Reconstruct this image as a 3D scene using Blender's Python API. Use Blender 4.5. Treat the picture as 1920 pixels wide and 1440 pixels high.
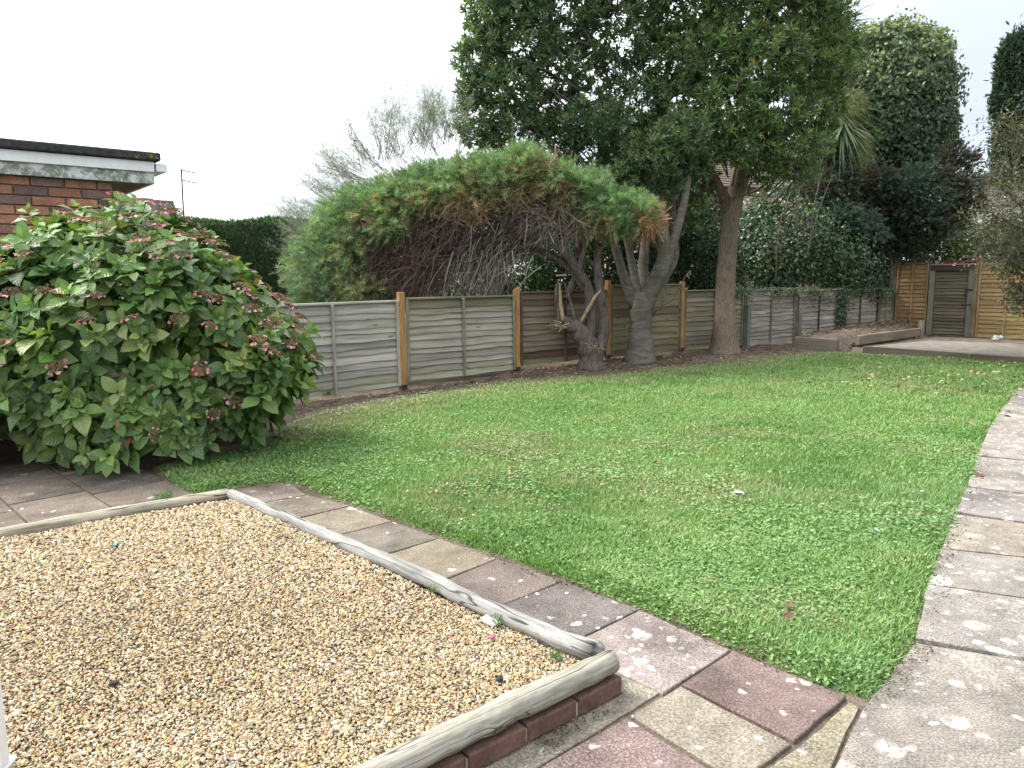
import bpy, math, random
import numpy as np
from mathutils import Matrix, Vector

random.seed(7)
RNG = np.random.default_rng(7)
SC = bpy.context.scene
for o_ in list(bpy.data.objects):
    bpy.data.objects.remove(o_)
COL = SC.collection

# ------------------------------------------------------------------ camera
H = 1.4
FPX = 1390.0                      # focal length in pixels of the 1920 x 1440 photograph
PITCH, ROLL = math.radians(8.03), math.radians(-0.57)
_f = np.array([0, math.cos(PITCH), -math.sin(PITCH)])
_u0 = np.array([0, math.sin(PITCH), math.cos(PITCH)])
_x0 = np.array([1.0, 0, 0])
CX = math.cos(ROLL) * _x0 + math.sin(ROLL) * _u0
CU = -math.sin(ROLL) * _x0 + math.cos(ROLL) * _u0
CF = _f
cam_d = bpy.data.cameras.new('camera')
cam_d.sensor_width = 36.0
cam_d.lens = FPX / 1920 * 36.0
cam_d.clip_start = 0.05
cam_d.clip_end = 2000
cam = bpy.data.objects.new('camera', cam_d)
COL.objects.link(cam)
cam.matrix_world = Matrix(((CX[0], CU[0], -CF[0], 0), (CX[1], CU[1], -CF[1], 0), (CX[2], CU[2], -CF[2], H), (0, 0, 0, 1)))
SC.camera = cam

# ------------------------------------------------------------------ light, sky, exposure
SUN_EL, SUN_AZ = math.radians(52), math.radians(-70)     # azimuth from +Y towards +X: high, from the left
world = bpy.data.worlds.new('World')
SC.world = world
world.use_nodes = True
wt = world.node_tree
wt.nodes.clear()


def nd(nt, t, ins=None, **attrs):
    n = nt.nodes.new(t)
    for k, v in attrs.items():
        setattr(n, k, v)
    for k, v in (ins or {}).items():
        s = n.inputs[k]
        if isinstance(v, bpy.types.NodeSocket):
            nt.links.new(v, s)
        else:
            s.default_value = v
    return n


def rgba(c):
    return (c[0], c[1], c[2], 1.0)


def mixc(nt, fac, a, b, blend='MIX'):
    n = nt.nodes.new('ShaderNodeMix')
    n.data_type = 'RGBA'
    n.blend_type = blend
    for i, v in ((0, fac), (6, a), (7, b)):
        if isinstance(v, bpy.types.NodeSocket):
            nt.links.new(v, n.inputs[i])
        else:
            n.inputs[i].default_value = v if i == 0 else rgba(v)
    return n.outputs[2]


def mth(nt, op, a, b=0.0, c=None, clamp=False):
    n = nt.nodes.new('ShaderNodeMath')
    n.operation = op
    n.use_clamp = clamp
    for i, v in enumerate((a, b, c)):
        if v is None:
            continue
        if isinstance(v, bpy.types.NodeSocket):
            nt.links.new(v, n.inputs[i])
        else:
            n.inputs[i].default_value = v
    return n.outputs[0]


def ramp(nt, fac, stops, interp='LINEAR'):
    n = nt.nodes.new('ShaderNodeValToRGB')
    nt.links.new(fac, n.inputs[0])
    cr = n.color_ramp
    cr.interpolation = interp
    while len(cr.elements) < len(stops):
        cr.elements.new(0.5)
    for e, (p, c) in zip(cr.elements, stops):
        e.position = p
        e.color = rgba(c) if not isinstance(c, float) else (c, c, c, 1)
    return n.outputs[0]


def noise(nt, vec, scale, detail=3.0, rough=0.55, dist=0.0):
    return nd(nt, 'ShaderNodeTexNoise', {'Vector': vec, 'Scale': scale, 'Detail': detail, 'Roughness': rough, 'Distortion': dist}).outputs['Fac']


def vscale(nt, vec, s):
    return nd(nt, 'ShaderNodeVectorMath', {0: vec, 1: s}, operation='MULTIPLY').outputs[0]


def vadd(nt, a, b):
    return nd(nt, 'ShaderNodeVectorMath', {0: a, 1: b}, operation='ADD').outputs[0]


sky = nd(wt, 'ShaderNodeTexSky', sky_type='NISHITA', sun_disc=False, sun_elevation=SUN_EL, sun_rotation=SUN_AZ, altitude=10, air_density=1.0, dust_density=2.0, ozone_density=1.0)
tc = nd(wt, 'ShaderNodeTexCoord')
gen = tc.outputs['Generated']
sep = nd(wt, 'ShaderNodeSeparateXYZ', {0: gen})
el = mth(wt, 'MAXIMUM', sep.outputs[2], 0.02)
# clouds lie on a flat layer: the direction divided by its height stretches them towards the horizon
cvec = nd(wt, 'ShaderNodeCombineXYZ', {0: mth(wt, 'DIVIDE', sep.outputs[0], mth(wt, 'ADD', el, 0.12)), 1: mth(wt, 'DIVIDE', sep.outputs[1], mth(wt, 'ADD', el, 0.12)), 2: 0.0}).outputs[0]
cn = noise(wt, cvec, 1.1, 5.0, 0.55, 0.4)
cn2 = noise(wt, vadd(wt, cvec, (3.3, 5.1, 0)), 0.9, 5.0, 0.55, .3)
# the overcast is thinner and greyer towards the right of the view, thick and white to the left
side = mth(wt, 'MULTIPLY_ADD', sep.outputs[0], 1.9, 0.12, clamp=True)
cloudcol = mixc(wt, side, (4.4, 4.55, 4.7), (1.50, 1.66, 2.00))
cloudcol = mixc(wt, mth(wt, 'MULTIPLY', ramp(wt, cn2, [(0.40, 0.0), (0.60, 1.0)]), 0.96), cloudcol, (1.68, 1.81, 1.92))
# an overcast sky is brighter overhead than at the horizon
over = mth(wt, 'MULTIPLY_ADD', mth(wt, 'MAXIMUM', sep.outputs[2], 0.0), 0.9, 1.0)
cloudcol = nd(wt, 'ShaderNodeVectorMath', {0: cloudcol, 'Scale': over}, operation='SCALE').outputs[0]
thin = ramp(wt, cn, [(0.30, 0.85), (0.46, 1.0)])
skyc = mixc(wt, thin, sky.outputs[0], cloudcol)
bg = nd(wt, 'ShaderNodeBackground', {'Color': skyc, 'Strength': 0.1})
nd(wt, 'ShaderNodeOutputWorld', {'Surface': bg.outputs[0]})

sun_d = bpy.data.lights.new('sun', 'SUN')
sun_d.energy = 1.4
sun_d.angle = math.radians(25)
sun_d.color = (1.0, 0.96, 0.90)
sun = bpy.data.objects.new('sun', sun_d)
COL.objects.link(sun)
sd = Vector((math.sin(SUN_AZ) * math.cos(SUN_EL), math.cos(SUN_AZ) * math.cos(SUN_EL), math.sin(SUN_EL)))
sun.rotation_euler = sd.to_track_quat('Z', 'Y').to_euler()

SC.view_settings.view_transform = 'Standard'
SC.view_settings.look = 'None'
SC.view_settings.exposure = 2.25
SC.view_settings.gamma = 1.0
SC.view_settings.use_curve_mapping = False
SC.cycles.use_denoising = True
try:
    SC.cycles.denoiser = 'OPENIMAGEDENOISE'
    SC.cycles.denoising_input_passes = 'RGB_ALBEDO_NORMAL'
    SC.cycles.denoising_prefilter = 'ACCURATE'
except Exception:
    pass
SC.cycles.max_bounces = 8
SC.cycles.diffuse_bounces = 4
SC.cycles.transparent_max_bounces = 8


# ------------------------------------------------------------------ places
def ray(px, py):
    d = CF + (px - 960) / FPX * CX - (py - 720) / FPX * CU
    return d


def g(px, py, z=0.0):
    """point of the plane at height z seen at a photo pixel"""
    d = ray(px, py)
    t = (z - H) / d[2]
    return np.array([d[0] * t, d[1] * t, z])


def at(px, py, Y):
    """point at distance Y in front of the camera position seen at a photo pixel"""
    d = ray(px, py)
    t = Y / d[1]
    return np.array([d[0] * t, Y, H + d[2] * t])


def pxm(c):
    """metres per photo pixel at a point"""
    return float((np.asarray(c) - [0, 0, H]) @ CF) / FPX


P0 = np.array([-1.491, 10.019])            # first new timber post
FD = np.array([0.76610, 0.64273])          # fence direction
FN = np.array([0.64273, -0.76610])         # square to it, into the garden
FS = 2.036                                 # post spacing
FROT = math.atan2(FD[1], FD[0])


def ts(x, y):
    dx, dy = np.asarray(x) - P0[0], np.asarray(y) - P0[1]
    return (dx * FD[0] + dy * FD[1]) / FS, dx * FN[0] + dy * FN[1]


def fp(t, s=0.0):
    return P0 + FD * FS * t + FN * s


_ZT = [-3, -2, -1, 0, 1, 2, 3, 4, 5, 6, 7, 7.5, 9]
_ZV = [-.06, -.06, -.06, -.06, .02, .06, .04, -.01, -.04, -.06, -.09, -.10, -.12]


def gz(x, y):
    """height of the garden soil"""
    t, s = ts(x, y)
    w = np.clip(1 - np.maximum(s, 0) / 1.3, 0, 1)
    z = np.interp(t, _ZT, _ZV) * w
    w2 = np.clip((t - 6.5) / 0.9, 0, 1)
    return z * (1 - w2) + (-0.12) * w2


def hash_noise(x, y, scale, seed=0):
    """smooth 2-D value noise in 0..1"""
    r = np.random.default_rng(seed).random((64, 64))
    x, y = np.asarray(x) * scale + 1000, np.asarray(y) * scale + 1000
    xi, yi = np.floor(x).astype(int), np.floor(y).astype(int)
    fx, fy = x - xi, y - yi
    fx, fy = fx * fx * (3 - 2 * fx), fy * fy * (3 - 2 * fy)
    a, b = r[xi % 64, yi % 64], r[(xi + 1) % 64, yi % 64]
    c, d = r[xi % 64, (yi + 1) % 64], r[(xi + 1) % 64, (yi + 1) % 64]
    return (a * (1 - fx) + b * fx) * (1 - fy) + (c * (1 - fx) + d * fx) * fy


def fbm(x, y, scale, seed=0):
    return (hash_noise(x, y, scale, seed) * .5 + hash_noise(x, y, scale * 2.1, seed + 1) * .3 + hash_noise(x, y, scale * 4.3, seed + 2) * .2)


def inside(poly, x, y):
    poly = np.asarray(poly)[:, :2]
    c = np.zeros(np.shape(x), bool)
    n = len(poly)
    for i in range(n):
        x1, y1 = poly[i]
        x2, y2 = poly[(i + 1) % n]
        if y1 == y2:
            continue
        k = ((y1 > y) != (y2 > y)) & (x < (x2 - x1) * (y - y1) / (y2 - y1) + x1)
        c ^= k
    return c


def edge_dist(poly, x, y):
    poly = np.asarray(poly)[:, :2]
    best = np.full(np.shape(x), 1e9)
    n = len(poly)
    for i in range(n):
        a, b = poly[i], poly[(i + 1) % n]
        ab = b - a
        t = np.clip(((x - a[0]) * ab[0] + (y - a[1]) * ab[1]) / (ab @ ab + 1e-12), 0, 1)
        best = np.minimum(best, np.hypot(x - a[0] - t * ab[0], y - a[1] - t * ab[1]))
    return best


# ------------------------------------------------------------------ object helpers
MW = {}


def wmat(o):
    return MW.get(o.name, Matrix.Identity(4)) if o else Matrix.Identity(4)


def tag(o, label=None, cat=None, group=None, kind=None):
    if label: o['label'] = label
    if cat: o['category'] = cat
    if group: o['group'] = group
    if kind: o['kind'] = kind
    return o


def thing(name, label, cat, loc=(0, 0, 0), rz=0.0, group=None):
    o = bpy.data.objects.new(name, None)
    o.empty_display_size = 0.1
    COL.objects.link(o)
    o.location = [float(v) for v in loc]
    o.rotation_euler = (0, 0, rz)
    MW[o.name] = Matrix.Translation(Vector([float(v) for v in loc])) @ Matrix.Rotation(rz, 4, 'Z')
    return tag(o, label, cat, group)


def mesh(name, V, F, mats, smooth=False, col=None, midx=None, attrs=None):
    me = bpy.data.meshes.new(name)
    V = np.asarray(V, np.float32)
    if isinstance(F, np.ndarray):
        k = F.shape[1]
        nf = len(F)
        me.vertices.add(len(V))
        me.vertices.foreach_set('co', V.ravel())
        me.loops.add(nf * k)
        me.loops.foreach_set('vertex_index', F.astype(np.int32).ravel())
        me.polygons.add(nf)
        me.polygons.foreach_set('loop_start', np.arange(0, nf * k, k, dtype=np.int32))
        me.update(calc_edges=True)
    else:
        me.from_pydata([tuple(map(float, v)) for v in V], [], [tuple(int(i) for i in f) for f in F])
    if not isinstance(mats, (list, tuple)):
        mats = [mats]
    for m in mats:
        me.materials.append(m)
    if midx is not None:
        me.polygons.foreach_set('material_index', np.asarray(midx, np.int32))
    me.polygons.foreach_set('use_smooth', np.full(len(me.polygons), bool(smooth)))
    if col is not None:
        a = me.attributes.new('col', 'FLOAT_COLOR', 'POINT')
        c = np.ones((len(V), 4), np.float32)
        c[:, :3] = col
        a.data.foreach_set('color', c.ravel())
    for k_, v_ in (attrs or {}).items():
        a = me.attributes.new(k_, 'FLOAT', 'POINT')
        a.data.foreach_set('value', np.asarray(v_, np.float32))
    me.update()
    return me


def mk(name, V, F, mats, parent=None, origin=None, smooth=False, col=None, midx=None, attrs=None, color=None, world=True, rz=0.0):
    """link ONE mesh object; V in world coordinates (or in the frame of origin / rz / parent when world is False)"""
    V = np.asarray(V, float)
    pm = wmat(parent)
    lm = Matrix.Translation(Vector([float(v) for v in (origin if origin is not None else (0, 0, 0))])) @ Matrix.Rotation(rz, 4, 'Z')
    if parent is not None and origin is not None and world:
        lm = pm.inverted() @ lm
    m = pm @ lm
    if world:
        inv = np.array(m.inverted())
        V = V @ inv[:3, :3].T + inv[:3, 3]
    me = mesh(name, V, F, mats, smooth, col, midx, attrs)
    return link(name, me, parent, lm, color)


def link(name, me, parent=None, lm=None, color=None):
    o = bpy.data.objects.new(name, me)
    COL.objects.link(o)
    if parent is not None:
        o.parent = parent
    if lm is not None:
        o.matrix_local = lm
    MW[o.name] = wmat(parent) @ (lm if lm is not None else Matrix.Identity(4))
    if color is not None:
        o.color = rgba(color) if len(color) == 3 else color
    return o


class MB:
    """collects shapes into one mesh"""
    def __init__(s):
        s.V, s.F, s.C, s.n = [], [], [], 0

    def add(s, V, F, col=None):
        V = np.asarray(V, float)
        s.V.append(V)
        s.F += [tuple(i + s.n for i in f) for f in F]
        if col is not None:
            s.C.append(np.broadcast_to(np.asarray(col, float), (len(V), 3)))
        s.n += len(V)
        return s

    def box(s, c, d, rz=0.0, col=None, bev=0.0):
        V, F = box(c, d, rz, bev)
        return s.add(V, F, col)

    def tube(s, P, R, n=8, col=None, jit=0.0, cap=True):
        V, F = tube(P, R, n, jit, cap)
        return s.add(V, F, col)

    def build(s, name, mats, **k):
        return mk(name, np.concatenate(s.V), s.F, mats, col=(np.concatenate(s.C) if s.C else None), **k)


def box(c, d, rz=0.0, bev=0.0):
    x, y, z = d[0] / 2, d[1] / 2, d[2] / 2
    if bev <= 0:
        V = np.array([[-x, -y, -z], [x, -y, -z], [x, y, -z], [-x, y, -z], [-x, -y, z], [x, -y, z], [x, y, z], [-x, y, z]])
        F = [(3, 2, 1, 0), (4, 5, 6, 7), (0, 1, 5, 4), (1, 2, 6, 5), (2, 3, 7, 6), (3, 0, 4, 7)]
    else:
        b = bev
        V, F = [], []
        def ring(dx, dy, zz):
            return [[-dx, -dy, zz], [dx, -dy, zz], [dx, dy, zz], [-dx, dy, zz]]
        # four-level loft with chamfered corners
        def ring8(dx, dy, zz, k):
            return [[-dx + k, -dy, zz], [dx - k, -dy, zz], [dx, -dy + k, zz], [dx, dy - k, zz], [dx - k, dy, zz], [-dx + k, dy, zz], [-dx, dy - k, zz], [-dx, -dy + k, zz]]
        L = [ring8(x - b, y - b, -z, b * .4), ring8(x, y, -z + b, b), ring8(x, y, z - b, b), ring8(x - b, y - b, z, b * .4)]
        for r in L:
            V += r
        for i in range(3):
            for j in range(8):
                k = (j + 1) % 8
                F.append((i * 8 + j, i * 8 + k, i * 8 + 8 + k, i * 8 + 8 + j))
        F.append(tuple(range(7, -1, -1)))
        F.append(tuple(range(24, 32)))
        V = np.array(V)
    if rz:
        cs, sn = math.cos(rz), math.sin(rz)
        V = np.stack([V[:, 0] * cs - V[:, 1] * sn, V[:, 0] * sn + V[:, 1] * cs, V[:, 2]], 1)
    return V + np.asarray(c, float), F


def nrm(v):
    v = np.asarray(v, float)
    return v / (np.linalg.norm(v, axis=-1, keepdims=True) + 1e-12)


def smooth_path(P, R, n):
    """Catmull-Rom resample of a path and its radii"""
    P, R = np.asarray(P, float), np.asarray(R, float)
    if len(P) < 3:
        t = np.linspace(0, 1, n)[:, None]
        return P[0] * (1 - t) + P[-1] * t, R[0] * (1 - t[:, 0]) + R[-1] * t[:, 0]
    Q = np.concatenate([[2 * P[0] - P[1]], P, [2 * P[-1] - P[-2]]])
    out, ro = [], []
    for u in np.linspace(0, len(P) - 1 - 1e-6, n):
        i = int(u)
        t = u - i
        a, b, c, d = Q[i], Q[i + 1], Q[i + 2], Q[i + 3]
        out.append(0.5 * ((2 * b) + (-a + c) * t + (2 * a - 5 * b + 4 * c - d) * t * t + (-a + 3 * b - 3 * c + d) * t ** 3))
        ro.append(R[i] * (1 - t) + R[min(i + 1, len(R) - 1)] * t)
    return np.array(out), np.array(ro)


def tube(P, R, n=8, jit=0.0, cap=True):
    P = np.asarray(P, float)
    R = np.broadcast_to(np.asarray(R, float), (len(P),))
    T = nrm(np.gradient(P, axis=0))
    up = np.array([0.31, 0.17, 0.93]) if abs(T[0][2]) < 0.9 else np.array([1.0, 0.2, 0.1])
    V = []
    a = np.arange(n) / n * 2 * math.pi
    for p, t, r in zip(P, T, R):
        s = nrm(np.cross(up, t))
        up = nrm(np.cross(t, s))
        rr = r * (1 + jit * (RNG.random(n) - .5) * 2) if jit else r
        V.append(p + (np.cos(a) * rr)[:, None] * s + (np.sin(a) * rr)[:, None] * up)
    F = []
    for i in range(len(P) - 1):
        for j in range(n):
            k = (j + 1) % n
            F.append((i * n + j, i * n + k, (i + 1) * n + k, (i + 1) * n + j))
    if cap:
        F.append(tuple(range(n - 1, -1, -1)))
        F.append(tuple(range((len(P) - 1) * n, len(P) * n)))
    return np.concatenate(V), F


def frames(D, N):
    D = nrm(D)
    S = nrm(np.cross(D, N))
    N2 = np.cross(S, D)
    return S, D, N2


# leaf shapes: x across, y along (0..1), z along the normal
LEAF4 = (np.array([[0, 0, 0], [-.5, .45, .10], [0, .48, 0.0], [.5, .45, .10], [0, 1, -.12]]), np.array([[0, 2, 1], [0, 3, 2], [1, 2, 4], [2, 3, 4]]))
LEAF2 = (np.array([[0, 0, 0], [-.5, .42, .06], [.5, .42, .06], [0, 1, -.05]]), np.array([[0, 3, 1], [0, 2, 3]]))


def leaves(P, D, N, L, W, tmpl, C):
    """merged mesh arrays for many leaves; C is one colour per leaf"""
    tv, tf = tmpl
    S, D, N = frames(D, N)
    P = np.asarray(P)
    n, m = len(P), len(tv)
    L = np.broadcast_to(L, (n,))[:, None, None]
    W = np.broadcast_to(W, (n,))[:, None, None]
    V = P[:, None] + tv[None, :, 0:1] * W * S[:, None] + tv[None, :, 1:2] * L * D[:, None] + tv[None, :, 2:3] * L * N[:, None]
    F = tf[None] + (np.arange(n) * m)[:, None, None]
    return V.reshape(-1, 3), F.reshape(-1, tf.shape[1]), np.repeat(C, m, axis=0)


def cat(parts):
    V, F, C, n = [], [], [], 0
    for v, f, c in parts:
        V.append(v); F.append(f + n); C.append(c); n += len(v)
    return np.concatenate(V), np.concatenate(F), np.concatenate(C)


def rdir(n):
    return nrm(RNG.normal(size=(n, 3)))


def pal(cols, n, w=None, jit=0.15):
    cols = np.asarray(cols, float)
    i = RNG.choice(len(cols), n, p=None if w is None else np.asarray(w) / np.sum(w))
    return np.clip(cols[i] * (1 + jit * RNG.normal(size=(n, 1))) * (1 + .06 * RNG.normal(size=(n, 3))), 0.004, 0.95)


# ------------------------------------------------------------------ materials
def newmat(name):
    m = bpy.data.materials.new(name)
    m.use_nodes = True
    nt = m.node_tree
    nt.nodes.clear()
    out = nt.nodes.new('ShaderNodeOutputMaterial')
    return m, nt, out


def finish(nt, out, color, rough=0.8, spec=0.3, bump=None, bdist=0.01, bstr=0.5, metal=0.0, normal=None):
    b = nd(nt, 'ShaderNodeBsdfPrincipled', {'Roughness': rough, 'Specular IOR Level': spec, 'Metallic': metal})
    if isinstance(color, bpy.types.NodeSocket):
        nt.links.new(color, b.inputs['Base Color'])
    else:
        b.inputs['Base Color'].default_value = rgba(color)
    if bump is not None:
        bn = nd(nt, 'ShaderNodeBump', {'Height': bump, 'Distance': bdist, 'Strength': bstr})
        nt.links.new(bn.outputs[0], b.inputs['Normal'])
    nt.links.new(b.outputs[0], out.inputs['Surface'])
    return b


def leafmat(name, rough=0.45, spec=0.35, trans=0.25, tint=(1.15, 1.25, .6)):
    m, nt, out = newmat(name)
    a = nd(nt, 'ShaderNodeAttribute', attribute_name='col').outputs['Color']
    b = nd(nt, 'ShaderNodeBsdfPrincipled', {'Base Color': a, 'Roughness': rough, 'Specular IOR Level': spec})
    t = nd(nt, 'ShaderNodeBsdfTranslucent', {'Color': mixc(nt, 1.0, a, tint, 'MULTIPLY')})
    mx = nd(nt, 'ShaderNodeMixShader', {0: trans, 1: b.outputs[0], 2: t.outputs[0]})
    nt.links.new(mx.outputs[0], out.inputs['Surface'])
    return m


def colmat(name, rough=0.7, spec=0.3, scale=0.0, amt=0.3):
    m, nt, out = newmat(name)
    a = nd(nt, 'ShaderNodeAttribute', attribute_name='col').outputs['Color']
    if scale:
        p = nd(nt, 'ShaderNodeNewGeometry').outputs['Position']
        n_ = noise(nt, p, scale, 3)
        a = mixc(nt, amt, a, ramp(nt, n_, [(0.3, (.35, .33, .3)), (0.7, (1.5, 1.5, 1.5))]), 'MULTIPLY')
    finish(nt, out, a, rough, spec)
    return m


def objcoord(nt):
    """object coordinates shifted by a random amount per object"""
    tc_ = nd(nt, 'ShaderNodeTexCoord').outputs['Object']
    oi = nd(nt, 'ShaderNodeObjectInfo')
    r = mth(nt, 'MULTIPLY', oi.outputs['Random'], 57.0)
    sh = nd(nt, 'ShaderNodeCombineXYZ', {0: r, 1: mth(nt, 'MULTIPLY', r, 1.7), 2: mth(nt, 'MULTIPLY', r, .6)}).outputs[0]
    return vadd(nt, tc_, sh), oi


def woodmat(name, grain=(1.6, 34, 34), dark=.55, light=1.3, algae=0.0, knots=True, rough=.85, spec=.15, crack=0.0):
    """sawn wood along local x; the colour comes from the object's own colour"""
    m, nt, out = newmat(name)
    v, oi = objcoord(nt)
    gv = vscale(nt, v, grain)
    n1 = noise(nt, gv, 1.0, 5, .62, .6)
    n2 = noise(nt, vscale(nt, v, (grain[0] * .5, 4, 4)), 1.0, 3)
    c = mixc(nt, 1.0, oi.outputs['Color'], ramp(nt, n1, [(0.25, dark), (0.5, 1.0), (0.78, light)]), 'MULTIPLY')
    c = mixc(nt, 1.0, c, ramp(nt, n2, [(0.3, .72), (0.7, 1.18)]), 'MULTIPLY')
    if knots:
        vo = nd(nt, 'ShaderNodeTexVoronoi', {'Vector': vscale(nt, v, (2.2, 7, 7)), 'Scale': 1.0}, feature='F1')
        k = ramp(nt, vo.outputs['Distance'], [(0.06, 1.0), (0.13, 0.0)])
        c = mixc(nt, mth(nt, 'MULTIPLY', k, .6), c, (.035, .025, .018))
    if crack:
        nc = noise(nt, vadd(nt, vscale(nt, v, (1.1, 15, 15)), (3.1, 7.7, 1.3)), 1.0, 2, .5, .3)
        ck = ramp(nt, mth(nt, 'ABSOLUTE', mth(nt, 'SUBTRACT', nc, .5)), [(.004, 1.0), (.016, 0.0)])
        c = mixc(nt, mth(nt, 'MULTIPLY', ck, crack), c, (.03, .026, .022))
        n5 = noise(nt, vscale(nt, v, (5, 22, 22)), 1.0, 4, .7)
        c = mixc(nt, ramp(nt, n5, [(.52, 0.0), (.66, .45)]), c, (.10, .10, .10))
    if algae:
        n3 = noise(nt, vscale(nt, v, (1.0, 3, 3)), 1.3, 4, .6)
        c = mixc(nt, mth(nt, 'MULTIPLY', ramp(nt, n3, [(0.45, 0.0), (0.7, 1.0)]), algae), c, (.085, .10, .045))
    finish(nt, out, c, rough, spec, bump=n1, bdist=.004, bstr=.6)
    return m


def slabmat():
    """concrete paving: the slab's own colour, exposed aggregate, stains, pale lichen discs (amount in the colour's alpha)"""
    m, nt, out = newmat('paving_concrete')
    v, oi = objcoord(nt)
    base = oi.outputs['Color']
    n1 = noise(nt, v, 2.6, 5, .6)
    n2 = noise(nt, v, 11.0, 4, .65)
    n3 = noise(nt, v, 130.0, 2, .6)
    c = mixc(nt, 1.0, base, ramp(nt, n1, [(0.30, .55), (0.5, 1.0), (0.70, 1.25)]), 'MULTIPLY')
    c = mixc(nt, 1.0, c, ramp(nt, n2, [(0.3, .80), (0.7, 1.16)]), 'MULTIPLY')
    c = mixc(nt, 1.0, c, ramp(nt, n3, [(0.30, .55), (0.5, 1.0), (0.68, 1.5)]), 'MULTIPLY')
    # pale aggregate grains
    vo = nd(nt, 'ShaderNodeTexVoronoi', {'Vector': v, 'Scale': 95.0}, feature='F1')
    gr = mth(nt, 'MULTIPLY', ramp(nt, vo.outputs['Distance'], [(0.20, 1.0), (0.36, 0.0)]), ramp(nt, noise(nt, v, 7.0, 3), [(0.45, 0.05), (0.68, .8)]))
    c = mixc(nt, mth(nt, 'MULTIPLY', gr, .55), c, (.52, .47, .41))
    # lichen: broken discs of several sizes
    al = oi.outputs['Alpha']
    wob = nd(nt, 'ShaderNodeTexNoise', {'Vector': v, 'Scale': 26.0, 'Detail': 3.0}).outputs['Color']
    vv = vadd(nt, v, vscale(nt, wob, (.06, .06, .0)))
    tot = None
    for sc_, thr in ((4.4, .25), (9.5, .26), (21.0, .29)):
        vo = nd(nt, 'ShaderNodeTexVoronoi', {'Vector': vv, 'Scale': sc_}, feature='F1')
        keep = mth(nt, 'LESS_THAN', nd(nt, 'ShaderNodeSeparateColor', {0: vo.outputs['Color']}).outputs[0], al)
        d = mth(nt, 'MULTIPLY', keep, ramp(nt, vo.outputs['Distance'], [(thr - .07, 1.0), (thr, 0.0)]))
        tot = d if tot is None else mth(nt, 'MAXIMUM', tot, d)
    brk = mth(nt, 'MULTIPLY', ramp(nt, noise(nt, v, 60.0, 3, .7), [(0.36, .12), (0.54, 1.0)]), ramp(nt, noise(nt, v, 3.4, 4, .6), [(0.40, .10), (0.56, 1.0)]))
    c = mixc(nt, mth(nt, 'MULTIPLY', tot, mth(nt, 'MULTIPLY', brk, .85)), c, (.66, .64, .58))
    h = mth(nt, 'ADD', mth(nt, 'MULTIPLY', n3, .6), mth(nt, 'MULTIPLY', n2, .4))
    finish(nt, out, c, .9, .2, bump=h, bdist=.004, bstr=.55)
    return m


def plainmat(name, c, rough=.6, spec=.3, var=.15, scale=12.0, metal=0.0):
    m, nt, out = newmat(name)
    v, oi = objcoord(nt)
    n_ = noise(nt, v, scale, 4, .6)
    col = mixc(nt, 1.0, c, ramp(nt, n_, [(0.3, 1 - var), (0.7, 1 + var)]), 'MULTIPLY')
    finish(nt, out, col, rough, spec, metal=metal, bump=n_, bdist=.003, bstr=.3)
    return m


def brickmat(name):
    m, nt, out = newmat(name)
    v, oi = objcoord(nt)
    n1 = noise(nt, v, 9.0, 4, .6)
    n2 = noise(nt, v, 60.0, 3, .6)
    c = mixc(nt, 1.0, oi.outputs['Color'], ramp(nt, n1, [(0.3, .7), (0.7, 1.25)]), 'MULTIPLY')
    c = mixc(nt, 1.0, c, ramp(nt, n2, [(0.3, .75), (0.7, 1.2)]), 'MULTIPLY')
    finish(nt, out, c, .9, .15, bump=n2, bdist=.003, bstr=.6)
    return m


def soilmat(name, c1, c2, c3, scale=6.0):
    m, nt, out = newmat(name)
    p = nd(nt, 'ShaderNodeNewGeometry').outputs['Position']
    n1 = noise(nt, p, scale, 6, .65)
    n2 = noise(nt, p, scale * 11, 3, .6)
    c = ramp(nt, n1, [(0.3, c1), (0.52, c2), (0.75, c3)])
    c = mixc(nt, 1.0, c, ramp(nt, n2, [(0.3, .6), (0.7, 1.35)]), 'MULTIPLY')
    finish(nt, out, c, .95, .1, bump=n2, bdist=.015, bstr=.8)
    return m


def barkmat(name, c1, c2, c3, vstretch=(9, 9, 2.0), lich=0.0, bd=.012):
    m, nt, out = newmat(name)
    v, oi = objcoord(nt)
    n1 = noise(nt, vscale(nt, v, vstretch), 1.6, 6, .65, .5)
    n2 = noise(nt, v, 2.2, 4, .6)
    n3 = noise(nt, v, 45.0, 3, .6)
    c = ramp(nt, n1, [(0.3, c1), (0.5, c2), (0.72, c3)])
    c = mixc(nt, 1.0, c, ramp(nt, n2, [(0.3, .72), (0.7, 1.2)]), 'MULTIPLY')
    c = mixc(nt, 1.0, c, ramp(nt, n3, [(0.3, .8), (0.7, 1.18)]), 'MULTIPLY')
    if lich:
        c = mixc(nt, mth(nt, 'MULTIPLY', ramp(nt, noise(nt, v, 3.2, 4, .6), [(0.5, 0.0), (0.68, 1.0)]), lich), c, (.10, .115, .05))
    finish(nt, out, c, .9, .15, bump=mth(nt, 'ADD', n1, mth(nt, 'MULTIPLY', n3, .4)), bdist=bd, bstr=.8)
    return m


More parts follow.
